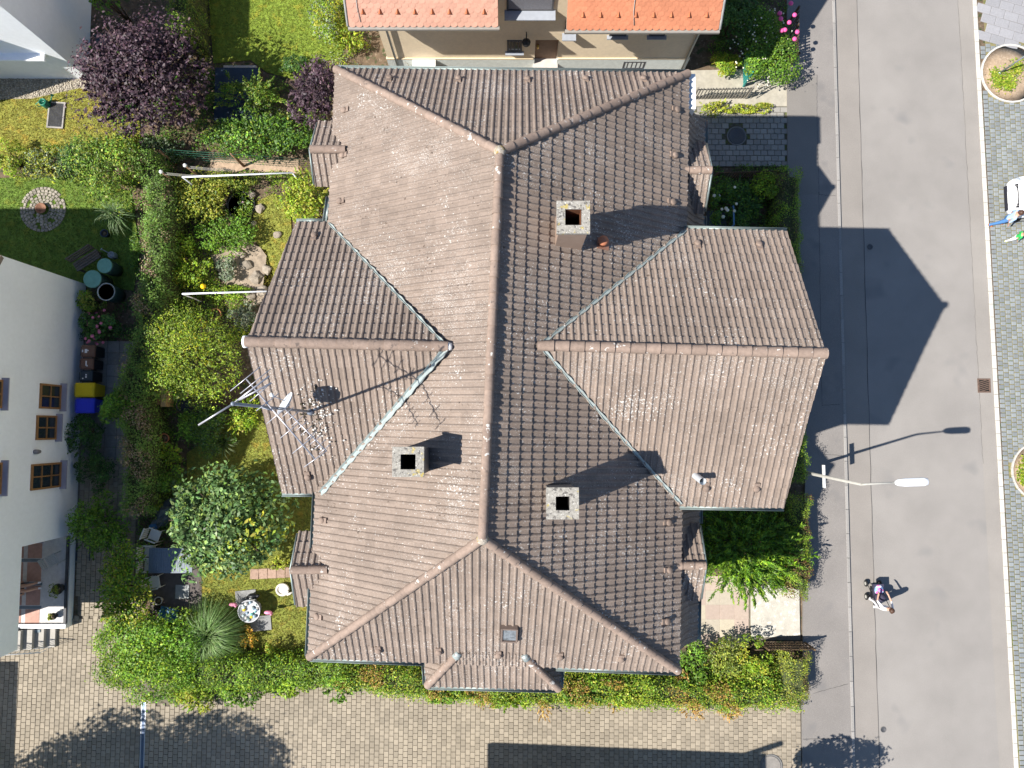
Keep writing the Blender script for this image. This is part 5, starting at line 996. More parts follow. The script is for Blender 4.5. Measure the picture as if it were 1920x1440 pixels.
for k, (u, v, a) in enumerate(((436, 1134, .2), (502, 1149, -.2))):
    q = W(u, v, .55); root = thing('flamingo_figure', ('pink garden flamingo beside the arching grass plant', 'pink garden flamingo between ornament table and dry lawn')[k], 'garden figure', (q.x, q.y, 0)); m_p = mat('flamingo_pink', (.75, .28, .42), .5, .15, 14); mb = MB()
    mb.ball((q.x, q.y, .5), .13, 12, 8, (1.3, .62, .7)); mb.tube([(q.x + .14, q.y, .52), (q.x + .22, q.y, .64), (q.x + .18, q.y, .78), (q.x + .24, q.y, .86), (q.x + .3, q.y, .82)], [.035, .028, .025, .035, .015], 8); mb.build('body', m_p, root)
    for s_ in (-1, 1): mb = MB(); mb.tube([(q.x, q.y + s_ * .04, 0), (q.x, q.y + s_ * .04, .45)], .008, 5); mb.build('leg', m_blk, root)
q = W(473, 1119, .4); root = thing('bird_figure', 'black and white bird figure on a grey slab', 'garden figure', (q.x, q.y, 0)); mb = MB(); mb.cur = 0; mb.ball((q.x, q.y, .28), .16, 12, 8, (1.5, .8, .9)); mb.tube([(q.x + .16, q.y + .02, .34), (q.x + .26, q.y + .06, .5), (q.x + .34, q.y + .08, .5)], [.06, .06, .015], 8); mb.tube([(q.x - .18, q.y - .03, .3), (q.x - .36, q.y - .08, .34)], [.07, .015], 8); mb.build('body', m_blk, root)
mb = MB(); mb.ball((q.x - .06, q.y - .1, .34), .08, 8, 6); mb.build('breast', m_white, root)
for s_ in (-1, 1): mb = MB(); mb.tube([(q.x, q.y + s_ * .05, .06), (q.x, q.y + s_ * .05, .2)], .014, 5); mb.build('leg', m_terra, root)
q = W(532, 1104); root = thing('ring_planter', 'white swan-shaped ring planter near the eaves', 'planter', q); mb = MB(); mb.tube([(q.x + .24 * math.cos(t * .28), q.y + .22 * math.sin(t * .28), .16) for t in range(23)], .05, 8); mb.build('ring', mat('plaster', (.62, .58, .52), .8, .1), root); mb = MB(); mb.lathe((q.x, q.y, 0), [(.2, 0), (.24, .16), (.2, .16), (.001, .12)], 16); mb.build('bowl', MATS['plaster'], root); mb = MB(); mb.tube([(q.x + .2, q.y - .2, .16), (q.x + .34, q.y - .14, .22), (q.x + .46, q.y - .08, .2)], [.05, .05, .02], 8); mb.build('neck', MATS['plaster'], root)
# pond tub, yellow ball, fire circle, mat, watering cans
c = W(453, 386); root = thing('garden_pond', 'round black pond tub with water lily leaves', 'pond', c); R = .6; mb = MB(); mb.lathe(c, [(R, -.01), (R + .03, .1), (R + .05, .1), (R - .03, .11), (R - .06, .04)], 28); mb.build('rim', m_blk, root)
mb = MB(); mb.lathe((c.x, c.y, .05), [(R - .05, 0), (.001, .0)], 28); mb.build('water', mat('pond_water', (.01, .014, .018), .06, .2, 3, spec=.6), root)
for k, (a, r, s_) in enumerate(((.3, .2, .1), (1.7, .22, .09), (2.9, .16, .1), (4.2, .26, .08), (5.4, .15, .09), (3.6, .4, .07))): mb = MB(); mb.lathe((c.x + .1 + r * math.cos(a), c.y + .08 + r * math.sin(a), .056), [(s_, 0), (s_ * .6, .006), (.001, .002)], 12); mb.build('lily_leaf', mat('lily_leaf', (.2, .3, .12), .5, .1), root)
mb = MB(); mb.ball((c.x + .1, c.y + .12, .1), .06, 8, 5); mb.build('lily_flower', mat('lily_pink', (.75, .5, .55), .6), root)
c = W(381, 537, .9); root = thing('sun_disc', 'bright yellow ball on a thin stick', 'garden figure', (c.x, c.y, 0)); mb = MB(); mb.ball(c, .115, 16, 10); mb.build('ball', mat('yellow', (.8, .52, .01), .5), root); mb = MB(); mb.tube([(c.x, c.y, 0), (c.x, c.y, .85)], .012, 6); mb.build('stick', m_gal, root)
c = W(82, 393); root = thing('fire_circle', 'circle of set stones with a rusty fire bowl in the lawn', 'fire pit', c); k = 0; m_st = mat('set_stone', (.27, .24, .2), .9, .2, 12, .4, 40, rnd=.25)
stm = template(stone(.15, .12, .08, .02), m_st)
for ring in range(6):
    r = .3 + ring * .125; n = int(2 * math.pi * r / .165)
    for i in range(n):
        a = i * 2 * math.pi / n + ring * .3
        if random.random() < .9: link_copy('set_stone', stm, Matrix.Translation((c.x + r * math.cos(a), c.y + r * math.sin(a), .065 + random.uniform(-.01, .01))) @ Matrix.Rotation(a + math.pi / 2 + random.uniform(-.15, .15), 4, 'Z'), root)
mb = MB(); mb.lathe((c.x, c.y, .05), [(.1, 0), (.22, .14), (.24, .16), (.21, .15), (.1, .05), (.001, .04)], 18); mb.build('fire_bowl', mat('rusty_bowl', (.2, .1, .06), .8, .3, 8), root)
c = W(107, 217); root = thing('boot_grate', 'grey-framed dark grating mat lying on the dry lawn', 'mat', c); rz = -.06; R = Matrix.Rotation(rz, 3, 'Z')
for sx, sy, a, b_ in ((-1, 0, .06, 1.16), (1, 0, .06, 1.16), (0, 1, .62, .06), (0, -1, .62, .06)): mb = MB(); mb.box(c + R @ Vector((sx * .33, sy * .55, .06)), (a, b_, .06 + .004 * abs(sx)), rz); mb.build('frame', mat('frame_grey', (.3, .28, .26), .8), root)
for k in range(13): mb = MB(); mb.box(c + R @ Vector((-.28 + k * .047, 0, .06)), (.018, 1.04, .03), rz); mb.build('bar', mat('bar_dark', (.1, .1, .105), .6), root)
mb = MB(); mb.box(c + R @ Vector((0, 0, .035)), (.6, 1.06, .012), rz); mb.build('base', mat('base_dark', (.05, .05, .055), .8), root)
def can(u, v, rz, m, label, s_=1.):
    c = W(u, v); root = thing('watering_can', label, 'watering can', c); R = Matrix.Rotation(rz, 3, 'Z'); at = lambda x, y, z: c + R @ Vector((x * s_, y * s_, z * s_)); mb = MB(); mb.lathe(c + Vector((0, 0, .03)), [(.13 * s_, 0), (.15 * s_, .03), (.14 * s_, .3 * s_), (.11 * s_, .32 * s_), (.1 * s_, .28 * s_), (.001, .26 * s_)], 16); mb.build('body', m, root)
    mb = MB(); mb.tube([at(.12, 0, .08), at(.3, 0, .22), at(.42, 0, .36)], [.03 * s_, .022 * s_, .018 * s_], 8); mb.tube([at(.41, 0, .35), at(.45, 0, .39)], [.02 * s_, .06 * s_], 10); mb.build('spout', m, root); mb = MB(); mb.tube([at(-.13, 0, .1), at(-.27, 0, .2), at(-.25, 0, .36), at(-.05, 0, .42), at(.08, 0, .33)], .016 * s_, 6); mb.build('handle', m, root)
can(90, 198, .5, mat('can_green', (.02, .16, .1), .35, .1), 'dark green watering can at the corner of the grating mat', 1.15); can(216, 481, 2.6, mat('can_grey', (.24, .28, .34), .5, .1), 'grey watering can near the green-lidded barrels')
c = W(443, 178, .45); root = thing('covered_sandpit', 'low box under a dark navy cover half hidden by fir branches', 'garden box', (c.x, c.y, 0)); mb = MB(); mb.box((c.x, c.y, .2), (1.75, 2.3, .4)); mb.build('box', m_old, root); mb = MB(); mb.box((c.x, c.y, .43), (1.85, 2.4, .06)); mb.build('cover', mat('navy_cover', (.018, .032, .055), .5, .3, 3), root)
mb = MB(); mb.box((c.x + .1, c.y + 1.27, .2), (1.4, .12, .4)); mb.build('ledge', m_con, root)
# stones of the rock bed, brick edging, stepping stones
for k, (u, v, r) in enumerate(((462, 497, 14), (480, 520, 16), (500, 505, 12), (445, 472, 12), (492, 545, 15), (508, 552, 11), (470, 555, 12), (488, 390, 13), (472, 365, 11), (430, 500, 9), (520, 440, 10), (455, 478, 9), (500, 568, 12), (475, 420, 8))):
    c = W(u, v, .08); bm = bmesh.new(); bmesh.ops.create_icosphere(bm, subdivisions=2, radius=r * .8 / 44.4)
    for vv in bm.verts: s_ = 1 + .25 * math.sin(vv.co.x * 17 + k) * math.sin(vv.co.y * 13 + 2 * k); vv.co = Vector((vv.co.x * s_, vv.co.y * s_ * .85, vv.co.z * .5 * s_))
    me = bpy.data.meshes.new('garden_rock'); bm.to_mesh(me); bm.free(); me.materials.append(mat('sandstone', (.27, .23, .185), .95, .25, 5, .7, 20, rnd=.2)); o = bpy.data.objects.new('garden_rock', me); C.objects.link(o); o.location = c; o.rotation_euler.z = k
    tag(o, 'pale sandstone rock in the planted rock garden', 'rock', 'rocks of the garden beds')
a = W(333, 405); root = tag(bpy.data.objects.new('brick_edging', None), kind='structure'); C.objects.link(root); root.location = a; bmq = template(stone(.24, .1, .07, .01), mat('old_brick', (.22, .09, .06), .9, .2, 12, rnd=.2))
for k in range(10): link_copy('brick', bmq, Matrix.Translation((a.x, a.y - k * .115, .05)) @ Matrix.Rotation(random.uniform(-.1, .1), 4, 'Z'), root)
root = tag(bpy.data.objects.new('stepping_path', None), kind='structure'); C.objects.link(root); root.location = W(510, 1074); sm = template(stone(.36, .42, .06, .015), mat('path_slab', (.32, .22, .17), .9, .15, 8, rnd=.15))
for k in range(6): q = W(478 + k * 16.5, 1076 - k * .8); link_copy('stepping_stone', sm, Matrix.Translation((q.x, q.y, .06)) @ Matrix.Rotation(random.uniform(-.06, .06), 4, 'Z'), root)
# folding chair on the loggia
p = W(98, 1050, .8); p.z = .37; root = thing('loggia_chair', 'grey slatted folding chair on the tiled loggia', 'chair', p); R = Matrix.Rotation(.6, 3, 'Z'); m_gc = mat('chair_grey', (.4, .42, .42), .6, .1); at = lambda x, y, z: p + R @ Vector((x, y, z))
for k in range(5): mb = MB(); mb.box(at(-.18 + k * .09, 0, .44), (.07, .42, .02), .6); mb.build('slat', m_gc, root)
for k in range(3): mb = MB(); mb.box(at(-.25, 0, .58 + k * .12), (.02, .42, .08), .6); mb.build('back_slat', m_gc, root)
for sx in (-1, 1):
    for sy in (-1, 1): mb = MB(); mb.tube([at(sx * .22, sy * .2, 0), at(-sx * .2, sy * .2, .45 if sx < 0 else .85)], .014, 6); mb.build('leg', m_gc, root)

# ------------------------------------------------------------------ people
def skinned(vs, es, rad):
    me = bpy.data.meshes.new('sk'); me.from_pydata(vs, es, []); o = bpy.data.objects.new('sk', me); C.objects.link(o)
    m = o.modifiers.new('s', 'SKIN'); m.use_smooth_shade = True
    for i, r in enumerate(rad): me.skin_vertices[0].data[i].radius = (r, r)
    me.skin_vertices[0].data[0].use_root = True
    q = o.modifiers.new('d', 'SUBSURF'); q.levels = 1; dg = bpy.context.evaluated_depsgraph_get(); dg.update(); ev = bpy.data.meshes.new_from_object(o.evaluated_get(dg)); bpy.data.objects.remove(o); return ev
SKIN = (.55, .32, .23)
def person(label, at, face, hgt, top, legs, shoes, hair, stride=.12, hands=None, seated=False, bare=False, lean=0.):
    """one continuous body grown from a posed skeleton; clothing colours follow the bones"""
    k = hgt / 1.72; f = Vector((math.cos(face), math.sin(face), 0)); s_ = Vector((-f.y, f.x, 0)); up = Vector((0, 0, 1)); B = Vector(at); V, E_, Rr, Tg = [], [], [], []
    def v(p, r, t, par=None): V.append(p); Rr.append(r * k); Tg.append(t); (E_.append((par, len(V) - 1)) if par is not None else None); return len(V) - 1
    hipz = .92 * k if not seated else .5 * k; L = lambda x, y, z: B + f * x * k + s_ * y * k + up * z
    pe = v(L(0, 0, hipz), .135, 'legs'); sp = v(L(.01 + lean * .4, 0, hipz + .2 * k), .125, 'top', pe); ch = v(L(.01 + lean, 0, hipz + .42 * k), .145, 'top', sp); nk = v(L(.015 + lean, 0, hipz + .57 * k), .055, 'skin', ch); hd = v(L(.03 + lean, 0, hipz + .66 * k), .085, 'skin', nk); ht = v(L(.02 + lean, 0, hipz + .77 * k), .085, 'skin', hd); no = v(L(.1 + lean, 0, hipz + .68 * k), .03, 'skin', hd)
    for sd_ in (-1, 1):
        if seated: kn = (.42, .11, .5 * k); ank = (.55, .11, .1 * k); toe = (.72, .12, .06 * k)
        else: st = stride * sd_; kn = (st * .6 + .03, .1, .5 * k); ank = (st, .1, .09 * k); toe = (st + .17, .12, .045 * k)
        h_ = v(L(0, .09 * sd_, hipz - .03 * k), .105, 'legs', pe); kk = v(L(kn[0], kn[1] * sd_, kn[2]), .068, 'skin' if bare else 'legs', h_); aa = v(L(ank[0], ank[1] * sd_, ank[2]), .045, 'legs' if not bare else 'skin', kk); v(L(ank[0] - .05, ank[1] * sd_, .05 * k + (B.z * 0)), .045, 'shoes', aa); v(L(toe[0], toe[1] * sd_, toe[2]), .042, 'shoes', aa)
        sh = v(L(.0 + lean, .18 * sd_, hipz + .47 * k), .062, 'top', ch)
        if hands: w = Vector(hands[0 if sd_ < 0 else 1]); S_ = V[sh]; el = (S_ + w) / 2 + s_ * .1 * sd_ * k - up * .1 * k
        else: el = L(-.02 + lean, .25 * sd_, hipz + .2 * k); w = L(.1 + lean, .25 * sd_, hipz - .03 * k)
        ee = v(el, .042, 'top', sh); ww = v(w, .03, 'skin', ee); dh = (w - el).normalized(); pa = v(w + dh * .07 * k, .034, 'skin', ww); dz = dh.cross(s_).normalized() if abs(dh.dot(s_)) < .9 else up; sp_ = dh.cross(dz).normalized()
        for q, ln in enumerate((.075, .085, .08, .062)): b0 = w + dh * .09 * k + sp_ * (q - 1.5) * .019 * k; kn_ = v(b0, .0095, 'skin', pa); v(b0 + (dh * .8 - up * .35) * ln * k, .008, 'skin', kn_)
        v(w + (dh * .05 + sp_ * .05) * k, .01, 'skin', ww)
    me = skinned([tuple(p) for p in V], E_, Rr); mats_ = {'top': top, 'legs': legs, 'shoes': shoes, 'skin': mat('skin', SKIN, .6, .06)}; names = list(mats_)
    for nme in names: me.materials.append(mats_[nme])
    A = np.array([list(p) for p in V]); mid, tg = [], []
    for a, b in E_:
        for t in (.15, .4, .6, .85): mid.append(A[a] * (1 - t) + A[b] * t); tg.append(names.index(Tg[b] if t > .3 else (Tg[a] if Tg[b] != 'skin' else Tg[b])))
    mid = np.array(mid)
    for p in me.polygons: p.material_index = tg[int(((mid - np.array(p.center)) ** 2).sum(1).argmin())]; p.use_smooth = True
    root = thing('person', label, 'person', B); o = bpy.data.objects.new('body', me); C.objects.link(o); o.parent = root; o.location = -B
    mb = MB(); hc = V[hd] * .35 + V[ht] * .65; mb.ball(hc - f * .022 * k + up * .015, .108 * k, 14, 9, (1, 1, 1.02)); mb.ball(hc - f * .1 * k, .055 * k, 10, 6); mb.build('hair', hair, root)
    for sd_ in (-1, 1):
        mb = MB(); mb.ball(V[hd] + f * .078 * k + s_ * .034 * sd_ * k + up * .025 * k, .012 * k, 6, 4); mb.build('eye', m_blk, root); mb = MB(); mb.ball(V[hd] + s_ * .088 * sd_ * k + up * .02, .022 * k, 6, 4, (.6, .5, 1.2)); mb.build('ear', MATS['skin'], root)
    mb = MB(); mb.box(V[hd] + f * .083 * k - up * .035 * k, (.012, .012, .01)); mb.build('mouth', mat('lips', (.35, .1, .09), .6), root)
    return root, V
c_white = mat('cloth_white', (.8, .78, .8), .85, .05, 12); c_lilac = mat('cloth_lilac', (.3, .24, .42), .85, .3, 16)
hairb = mat('hair_brown', (.07, .035, .022), .5, .2, 40); hairp = mat('hair_blond', (.3, .2, .09), .5, .2, 40)
ps = W(1633, 1129); N_ = math.pi / 2
hz_ = [ps + Vector((.2, .52, 1.02)), ps + Vector((-.2, .52, 1.02))]
person('person in white clothes pushing a pram along the road', ps, N_ - .1, 1.68, c_white, mat('cloth_cream', (.72, .7, .72), .85, .05), mat('shoe_dark', (.05, .05, .06), .6), hairb, .16, hz_, lean=.06)
p2 = W(1862, 421); person('person in blue jeans, pale blue shirt and orange shoes beside the white car', p2, -.3, 1.75, mat('cloth_pale_blue', (.36, .5, .72), .85, .1, 12), mat('denim', (.07, .19, .42), .85, .15, 20), mat('shoe_orange', (.5, .17, .04), .6), hairb, .2)
p3 = W(1888, 451); person('child in a green top, white leggings and yellow-green shoes', p3, -.2, 1.12, mat('cloth_green', (.03, .4, .09), .85, .1), c_white, mat('shoe_lime', (.5, .55, .04), .6), hairp, .16)
ls = W(60, 1100, .4); ls.z = .37; ls.x -= .3; person('seated person with bare legs and white shoes on the shaded loggia', ls, .1, 1.7, mat('cloth_black', (.02, .02, .025), .85), mat('cloth_black', (.02, .02, .025)), c_white, hairb, seated=True, bare=True)
mb = MB(); q = ls + Vector((-.05, 0, .2)); mb.box(q + Vector((0, 0, .13)), (.45, .45, .04)); root = thing('loggia_stool', 'low stool under the seated person on the loggia', 'stool', ls); mb.build('seat', m_old, root)
for sx in (-1, 1):
    for sy in (-1, 1): mb = MB(); mb.tube([ls + Vector((-.05 + sx * .18, sy * .18, 0)), ls + Vector((-.05 + sx * .18, sy * .18, .32))], .02, 6); mb.build('leg', m_old, root)
# pram
pc = W(1634, 1105); root = thing('pram', 'black-framed pram with a colourful blanket and two visible wheels', 'pram', pc); at = lambda x, y, z: pc + Vector((x, y, z))
for sx in (-1, 1):
    for y in (.27, -.27): mb = MB(); mb.tube([at(sx * .26, y, .13), at(sx * .31, y, .13)], .13, 16); wh = mb.build('wheel', MATS['rubber'], root); mb = MB(); mb.tube([at(sx * .255, y, .13), at(sx * .316, y, .13)], .07, 12); mb.build('rim', m_gal, wh)
    mb = MB(); mb.tube([at(sx * .25, .3, .15), at(sx * .24, -.1, .5), at(sx * .22, -.5, 1.0)], .014, 6); mb.tube([at(sx * .25, -.28, .15), at(sx * .24, .12, .55)], .014, 6); mb.build('frame', m_blk, root)
mb = MB(); mb.tube([at(-.22, -.5, 1.0), at(.22, -.5, 1.0)], .018, 8); mb.build('handlebar', m_blk, root)
mb = MB(); q = ((-.2, -.3), (.2, -.3), (.2, .34), (-.2, .34)); mb.add([at(x * .85, y * .9, .42) for x, y in q] + [at(x, y, .62) for x, y in q], [(3, 2, 1, 0)] + [(i, (i + 1) % 4, 4 + (i + 1) % 4, 4 + i) for i in range(4)] + [(4, 5, 6, 7)]); mb.build('seat', mat('pram_fabric', (.05, .045, .075), .85, .2), root)
mb = MB(); mb.ball(at(0, .1, .62), .2, 14, 8, (.95, 1.15, .45)); mb.build('blanket', mat('blanket', (.18, .3, .5), .85, .5, 9, specks=(((.6, .1, .35), 5, .52, .03, 0), ((.75, .72, .8), 7, .55, .03, 0))), root)
mb = MB(); 
for i in range(7): a = math.radians(10 + 26 * i)
mb.lathe(at(0, -.16, .64), [(.22, 0), (.215, .1), (.17, .2), (.09, .27), (.001, .29)], 14, True, 1, .8); mb.build('hood', mat('pram_fabric', (.05, .045, .075)), root)
mb = MB(); mb.box(at(0, -.02, .28), (.36, .42, .1)); mb.build('basket', m_blk, root)

# ------------------------------------------------------------------ white car nosing into the frame
cf = W(1890, 371, .45); root = thing('parked_car', 'white car with dark grille parked nose to the kerb', 'car', (cf.x + 2.1, cf.y, 0)); m_car = mat('car_white', (.82, .82, .83), .25, .02, spec=.5)
def loft(secs, m, name, par):                # sections: x from the nose, list of (y, z) half outlines mirrored
    mb = MB(); n = None; vs = []
    for x, pts in secs:
        full = [(-y, z) for y, z in pts] + [(y, z) for y, z in pts[::-1]]; n = len(full); vs += [(cf.x + x, cf.y + y, z) for y, z in full]
    fs = [(i * n + k, i * n + (k + 1) % n, (i + 1) * n + (k + 1) % n, (i + 1) * n + k) for i in range(len(secs) - 1) for k in range(n)] + [tuple(range(n))[::-1], tuple(range(len(vs) - n, len(vs)))]
    mb.add(vs, fs, True); return mb.build(name, m, par)
bo = lambda w, z: [(w * .94, .24), (w, .45), (w * .985, z * .82), (w * .9, z * .95), (w * .55, z), (.0, z * 1.02)]
body = loft([(0, bo(.55, .58)), (.06, bo(.7, .64)), (.2, bo(.8, .72)), (.45, bo(.87, .8)), (1.05, bo(.9, .95)), (1.4, bo(.9, .98)), (3.4, bo(.9, 1.0)), (4.0, bo(.86, .98)), (4.15, bo(.78, .8))], m_car, 'body', root)
ca = lambda w, z: [(w, .95), (w * .97, .95 + (z - .95) * .6), (w * .8, z), (0, z + .02)]
loft([(1.1, ca(.8, .98)), (1.9, ca(.76, 1.42)), (2.9, ca(.76, 1.46)), (3.9, ca(.72, 1.02))], m_glass, 'windows', root)
loft([(1.75, [(.66, 1.4), (.6, 1.44), (0, 1.47)]), (2.1, [(.68, 1.44), (.62, 1.48), (0, 1.5)]), (2.9, [(.68, 1.45), (.62, 1.49), (0, 1.51)]), (3.2, [(.64, 1.38), (.58, 1.42), (0, 1.45)])], m_car, 'roof', root)
m_dk = mat('grille_black', (.02, .02, .03), .5, .2, 40)
mb = MB(); mb.add([(cf.x + x, cf.y + y, z) for x, y, z in ((.03, -.48, .6), (.03, .48, .6), (.24, .52, .755), (.24, -.52, .755))], [(0, 1, 2, 3)]); mb.slab(mb.v[:4], (-.6, 0, .8), .02); gr_ = mb.build('grille', m_dk, root)
for k in range(8): mb = MB(); mb.box((cf.x + .135, cf.y - .42 + k * .12, .69), (.2, .012, .02), M=Matrix.Rotation(-.62, 3, 'Y')); mb.build('slat', m_gal, gr_)
mb = MB(); mb.box((cf.x - .015, cf.y, .36), (.06, 1.06, .16)); mb.build('intake', m_dk, root); mb = MB(); mb.box((cf.x - .02, cf.y, .52), (.02, .5, .11)); mb.build('number_plate', m_white, root)
for s_ in (-1, 1):
    mb = MB(); mb.ball((cf.x + .3, cf.y + s_ * .7, .68), .15, 12, 8, (1.3, .6, .5)); mb.build('headlight', mat('headlight', (.35, .38, .42), .1, .2, 20), root)
    for x in (.8, 3.4): mb = MB(); mb.tube([(cf.x + x, cf.y + s_ * .74, .31), (cf.x + x, cf.y + s_ * .9, .31)], .31, 22); wh = mb.build('wheel', MATS['rubber'], root); mb = MB(); mb.tube([(cf.x + x, cf.y + s_ * .88, .31), (cf.x + x, cf.y + s_ * .91, .31)], .2, 16); mb.build('rim', m_gal, wh)
    mb = MB(); mb.ball((cf.x + 1.45, cf.y + s_ * .98, 1.0), .1, 10, 6, (.7, 1.1, .7)); mb.build('mirror', m_car, root)

# ------------------------------------------------------------------ trees, shrubs and hedges
def B_(*a, **k): return bush(*a, **k)
B_('purple_tree', 'large purple-leaved tree at the corner of the plain white house', 'tree', 272, 152, 122, 110, 4.2, PURPLE, 900, .11, 1.8, 46, tree=True, shoots=(20, .6, .12, .35), patches=([(.1, .24, .03)], .03))
B_('purple_tree', 'small purple-leaved tree against the tiled eaves', 'tree', 598, 190, 50, 64, 4.5, PURPLE, 900, .1, 1.8, 22, tree=True, shoots=(20, .5, .12, .35))
B_('fir_bush', 'spreading dark green fir bush over the navy-covered box', 'bush', 470, 182, 78, 32, 1.6, G_MID + G_OLIVE, 800, .1, 3.2, 18, shoots=(12, .7, .14))
B_('laurel_bush', 'dense dark green shrub mass behind the wire fence', 'bush', 490, 255, 118, 44, 1.9, G_MID + G_DARK, 900, .085, 1.7, 34, patches=(G_OLIVE, .15), shoots=(22, .3, .12))
B_('round_bush', 'big rounded olive-green bush beside the ivy hedge', 'bush', 208, 318, 66, 72, 2.8, G_OLIVE + G_MID, 950, .075, 1.8, 30, depth=.3, shoots=(26, .3, .13))
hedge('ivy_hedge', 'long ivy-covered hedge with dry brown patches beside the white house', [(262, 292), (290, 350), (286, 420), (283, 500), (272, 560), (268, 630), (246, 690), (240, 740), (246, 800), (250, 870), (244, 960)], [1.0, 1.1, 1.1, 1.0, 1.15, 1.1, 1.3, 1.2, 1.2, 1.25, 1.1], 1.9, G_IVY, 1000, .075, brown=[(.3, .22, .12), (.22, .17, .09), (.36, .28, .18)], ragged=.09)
for k, (u, v, ru, rv, h, pal, lb) in enumerate(((22, 300, 32, 34, 1.1, G_YEL + G_BRIGHT, 'pale yellow-green shrub at the edge of the dry lawn, next to the white house corner'), (88, 312, 42, 34, 1.2, G_YEL + G_GREY, 'pale variegated shrub between the two west lawns'), (140, 300, 34, 34, 1.2, G_DARK + G_BLUE, 'dark bluish shrub between variegated shrub and big round bush'),
    (226, 765, 36, 40, 2.0, G_MID, 'bright leafy bush bulging over the yellow and blue bins'), (175, 568, 33, 22, 1.0, G_OLIVE + G_MID, 'clipped rounded box bush hiding the open barrel'),
    (160, 815, 40, 40, 1.2, G_DARK, 'dark rhododendron bush against the white wall below the small windows'), (176, 885, 36, 38, 1.0, G_DARK, 'dark loose shrub below the six-pane wooden window'), (185, 985, 52, 52, 1.7, G_MID, 'rounded green bush above the light well grate'),
    (372, 375, 62, 50, 1.3, G_YEL + G_OLIVE, 'sprawling yellow-green shrub below the first washing bar'), (430, 338, 50, 16, 1.0, G_OLIVE, 'low yellowish plants beneath the washing bar'), (425, 440, 60, 36, .9, G_MID, 'low leafy border plants south of the pond'), (572, 372, 46, 52, 1.6, G_YEL + G_BRIGHT, 'yellow-green rose shrub under the west eaves'),
    (332, 465, 30, 30, 1.0, G_BRIGHT, 'small bright shrub next to the brick edging'), (362, 508, 34, 34, 1.1, G_BRIGHT, 'rounded lime-green shrub beside the yellow ball'), (340, 592, 24, 24, .9, G_MID, 'small dark-green shrub between hedge and olive-green tree'), (425, 505, 26, 26, .6, G_GREY, 'grey-green lavender bush in the rock garden'), (462, 594, 30, 28, .7, G_GREY, 'silvery shrub under the gable verge'), (455, 625, 24, 20, .7, G_BRIGHT, 'small bright shrub under the silvery one'),
    (398, 802, 50, 48, 1.1, G_MID + G_BLUE, 'mixed leafy shrub bed south of the slatted table'), (458, 776, 32, 34, 1.4, G_BRIGHT, 'lime-green shrub crossed by the roof aerial'), (322, 852, 24, 24, 1.0, G_BRIGHT, 'bright round shrub next to the wooden bench end'), (318, 900, 26, 26, 1.1, G_MID, 'round green shrub between bench and shaded lawn'), (355, 800, 24, 30, 1.0, G_MID, 'green shrub beside the terracotta pot bench'), (300, 945, 16, 14, .7, G_BRIGHT, 'tiny bright shrub beside the tarpaulin'), (352, 940, 16, 18, .8, G_BRIGHT, 'small upright shrub between tarpaulin and broad-leaved tree'), (410, 545, 60, 14, .5, G_BRIGHT, 'low flowering plants under the second washing bar'),
    (232, 1110, 48, 86, 1.9, G_BRIGHT + G_MID, 'tall bright leafy shrub beside the paved path'), (285, 1222, 96, 72, 1.9, G_MID + G_BRIGHT, 'broad wild shrub at the courtyard corner'), (365, 1305, 40, 30, .9, G_BRIGHT, 'feathery bright shrub spilling onto the paving'),
    (465, 1190, 18, 20, .5, [(.45, .22, .03), (.4, .3, .03), (.3, .25, .03)], 'small orange-yellow shrub beside the ornament table'), (502, 1228, 14, 22, .9, G_BRIGHT, 'slim dwarf conifer at the edge of the worn lawn'), (500, 940, 14, 14, .5, G_YEL, 'low yellow-green plant in the lawn at the gable corner'), (525, 1058, 22, 12, .4, G_YEL, 'low yellow plant beside the stepping stones'),
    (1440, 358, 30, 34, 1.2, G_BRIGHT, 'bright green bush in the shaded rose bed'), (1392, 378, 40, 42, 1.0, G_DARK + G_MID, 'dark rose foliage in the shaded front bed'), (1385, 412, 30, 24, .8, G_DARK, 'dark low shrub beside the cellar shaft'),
    (1365, 122, 32, 26, .8, G_BRIGHT, 'broad-leaved hosta clump beside the entrance path'), (1375, 40, 45, 60, 2.0, G_DARK, 'dark shrubs beside the red-tiled house'), (1345, 205, 36, 12, .5, G_YEL, 'low yellow-green border plants along the front yard'), (1415, 203, 40, 12, .4, G_YEL, 'pale flowering border strip below the slatted grey fence'),
    (1300, 1240, 34, 44, 1.3, G_MID, 'green shrub at the south-east corner of the tiled roof'), (1360, 1235, 40, 44, 1.2, G_OLIVE, 'olive feathery shrub beside the entrance slabs'), (1412, 1228, 34, 32, 1.2, G_BRIGHT, 'bright shrub next to the brown slatted fence'), (1350, 1282, 60, 30, 1.0, G_BRIGHT, 'lime-green shrub in the corner bed by the driveway'), (1430, 1280, 44, 34, .9, G_MID + G_YEL, 'mixed flowering plants in the corner bed'),
    (612, 25, 34, 60, 1.3, G_BRIGHT + G_GREY, 'pale flowering border plants left of the red-tiled house'), (655, 70, 26, 34, .9, G_YEL + G_BRIGHT, 'small yellow-green shrub under the red roof corner'), (575, 148, 22, 20, .7, G_BRIGHT, 'small bright shrub beside the small purple tree'), (550, 125, 30, 20, .8, G_DARK, 'dark shrub at the end of the fresh lawn'), (205, 0, 34, 18, 3, G_MID, 'green crown edge beside the plain white house'), (300, 285, 50, 26, .8, G_DARK + G_GREY, 'low mixed plants under the purple tree'), (235, 262, 26, 22, .8, G_YEL, 'small yellow shrub between dry lawn and big round bush'))):
    B_('shrub', lb, 'shrub', u, v, ru, rv, h, pal, 1000, .07 if h < 1.5 else .08, 1.7, max(8, int((ru + rv) / 4)), shoots=None if k % 3 == 0 else (30, .22 + .06 * (k % 4), .1), patches=None if h < .6 else ([tuple(min(.4, c * 1.5) for c in pal[0])], .2))
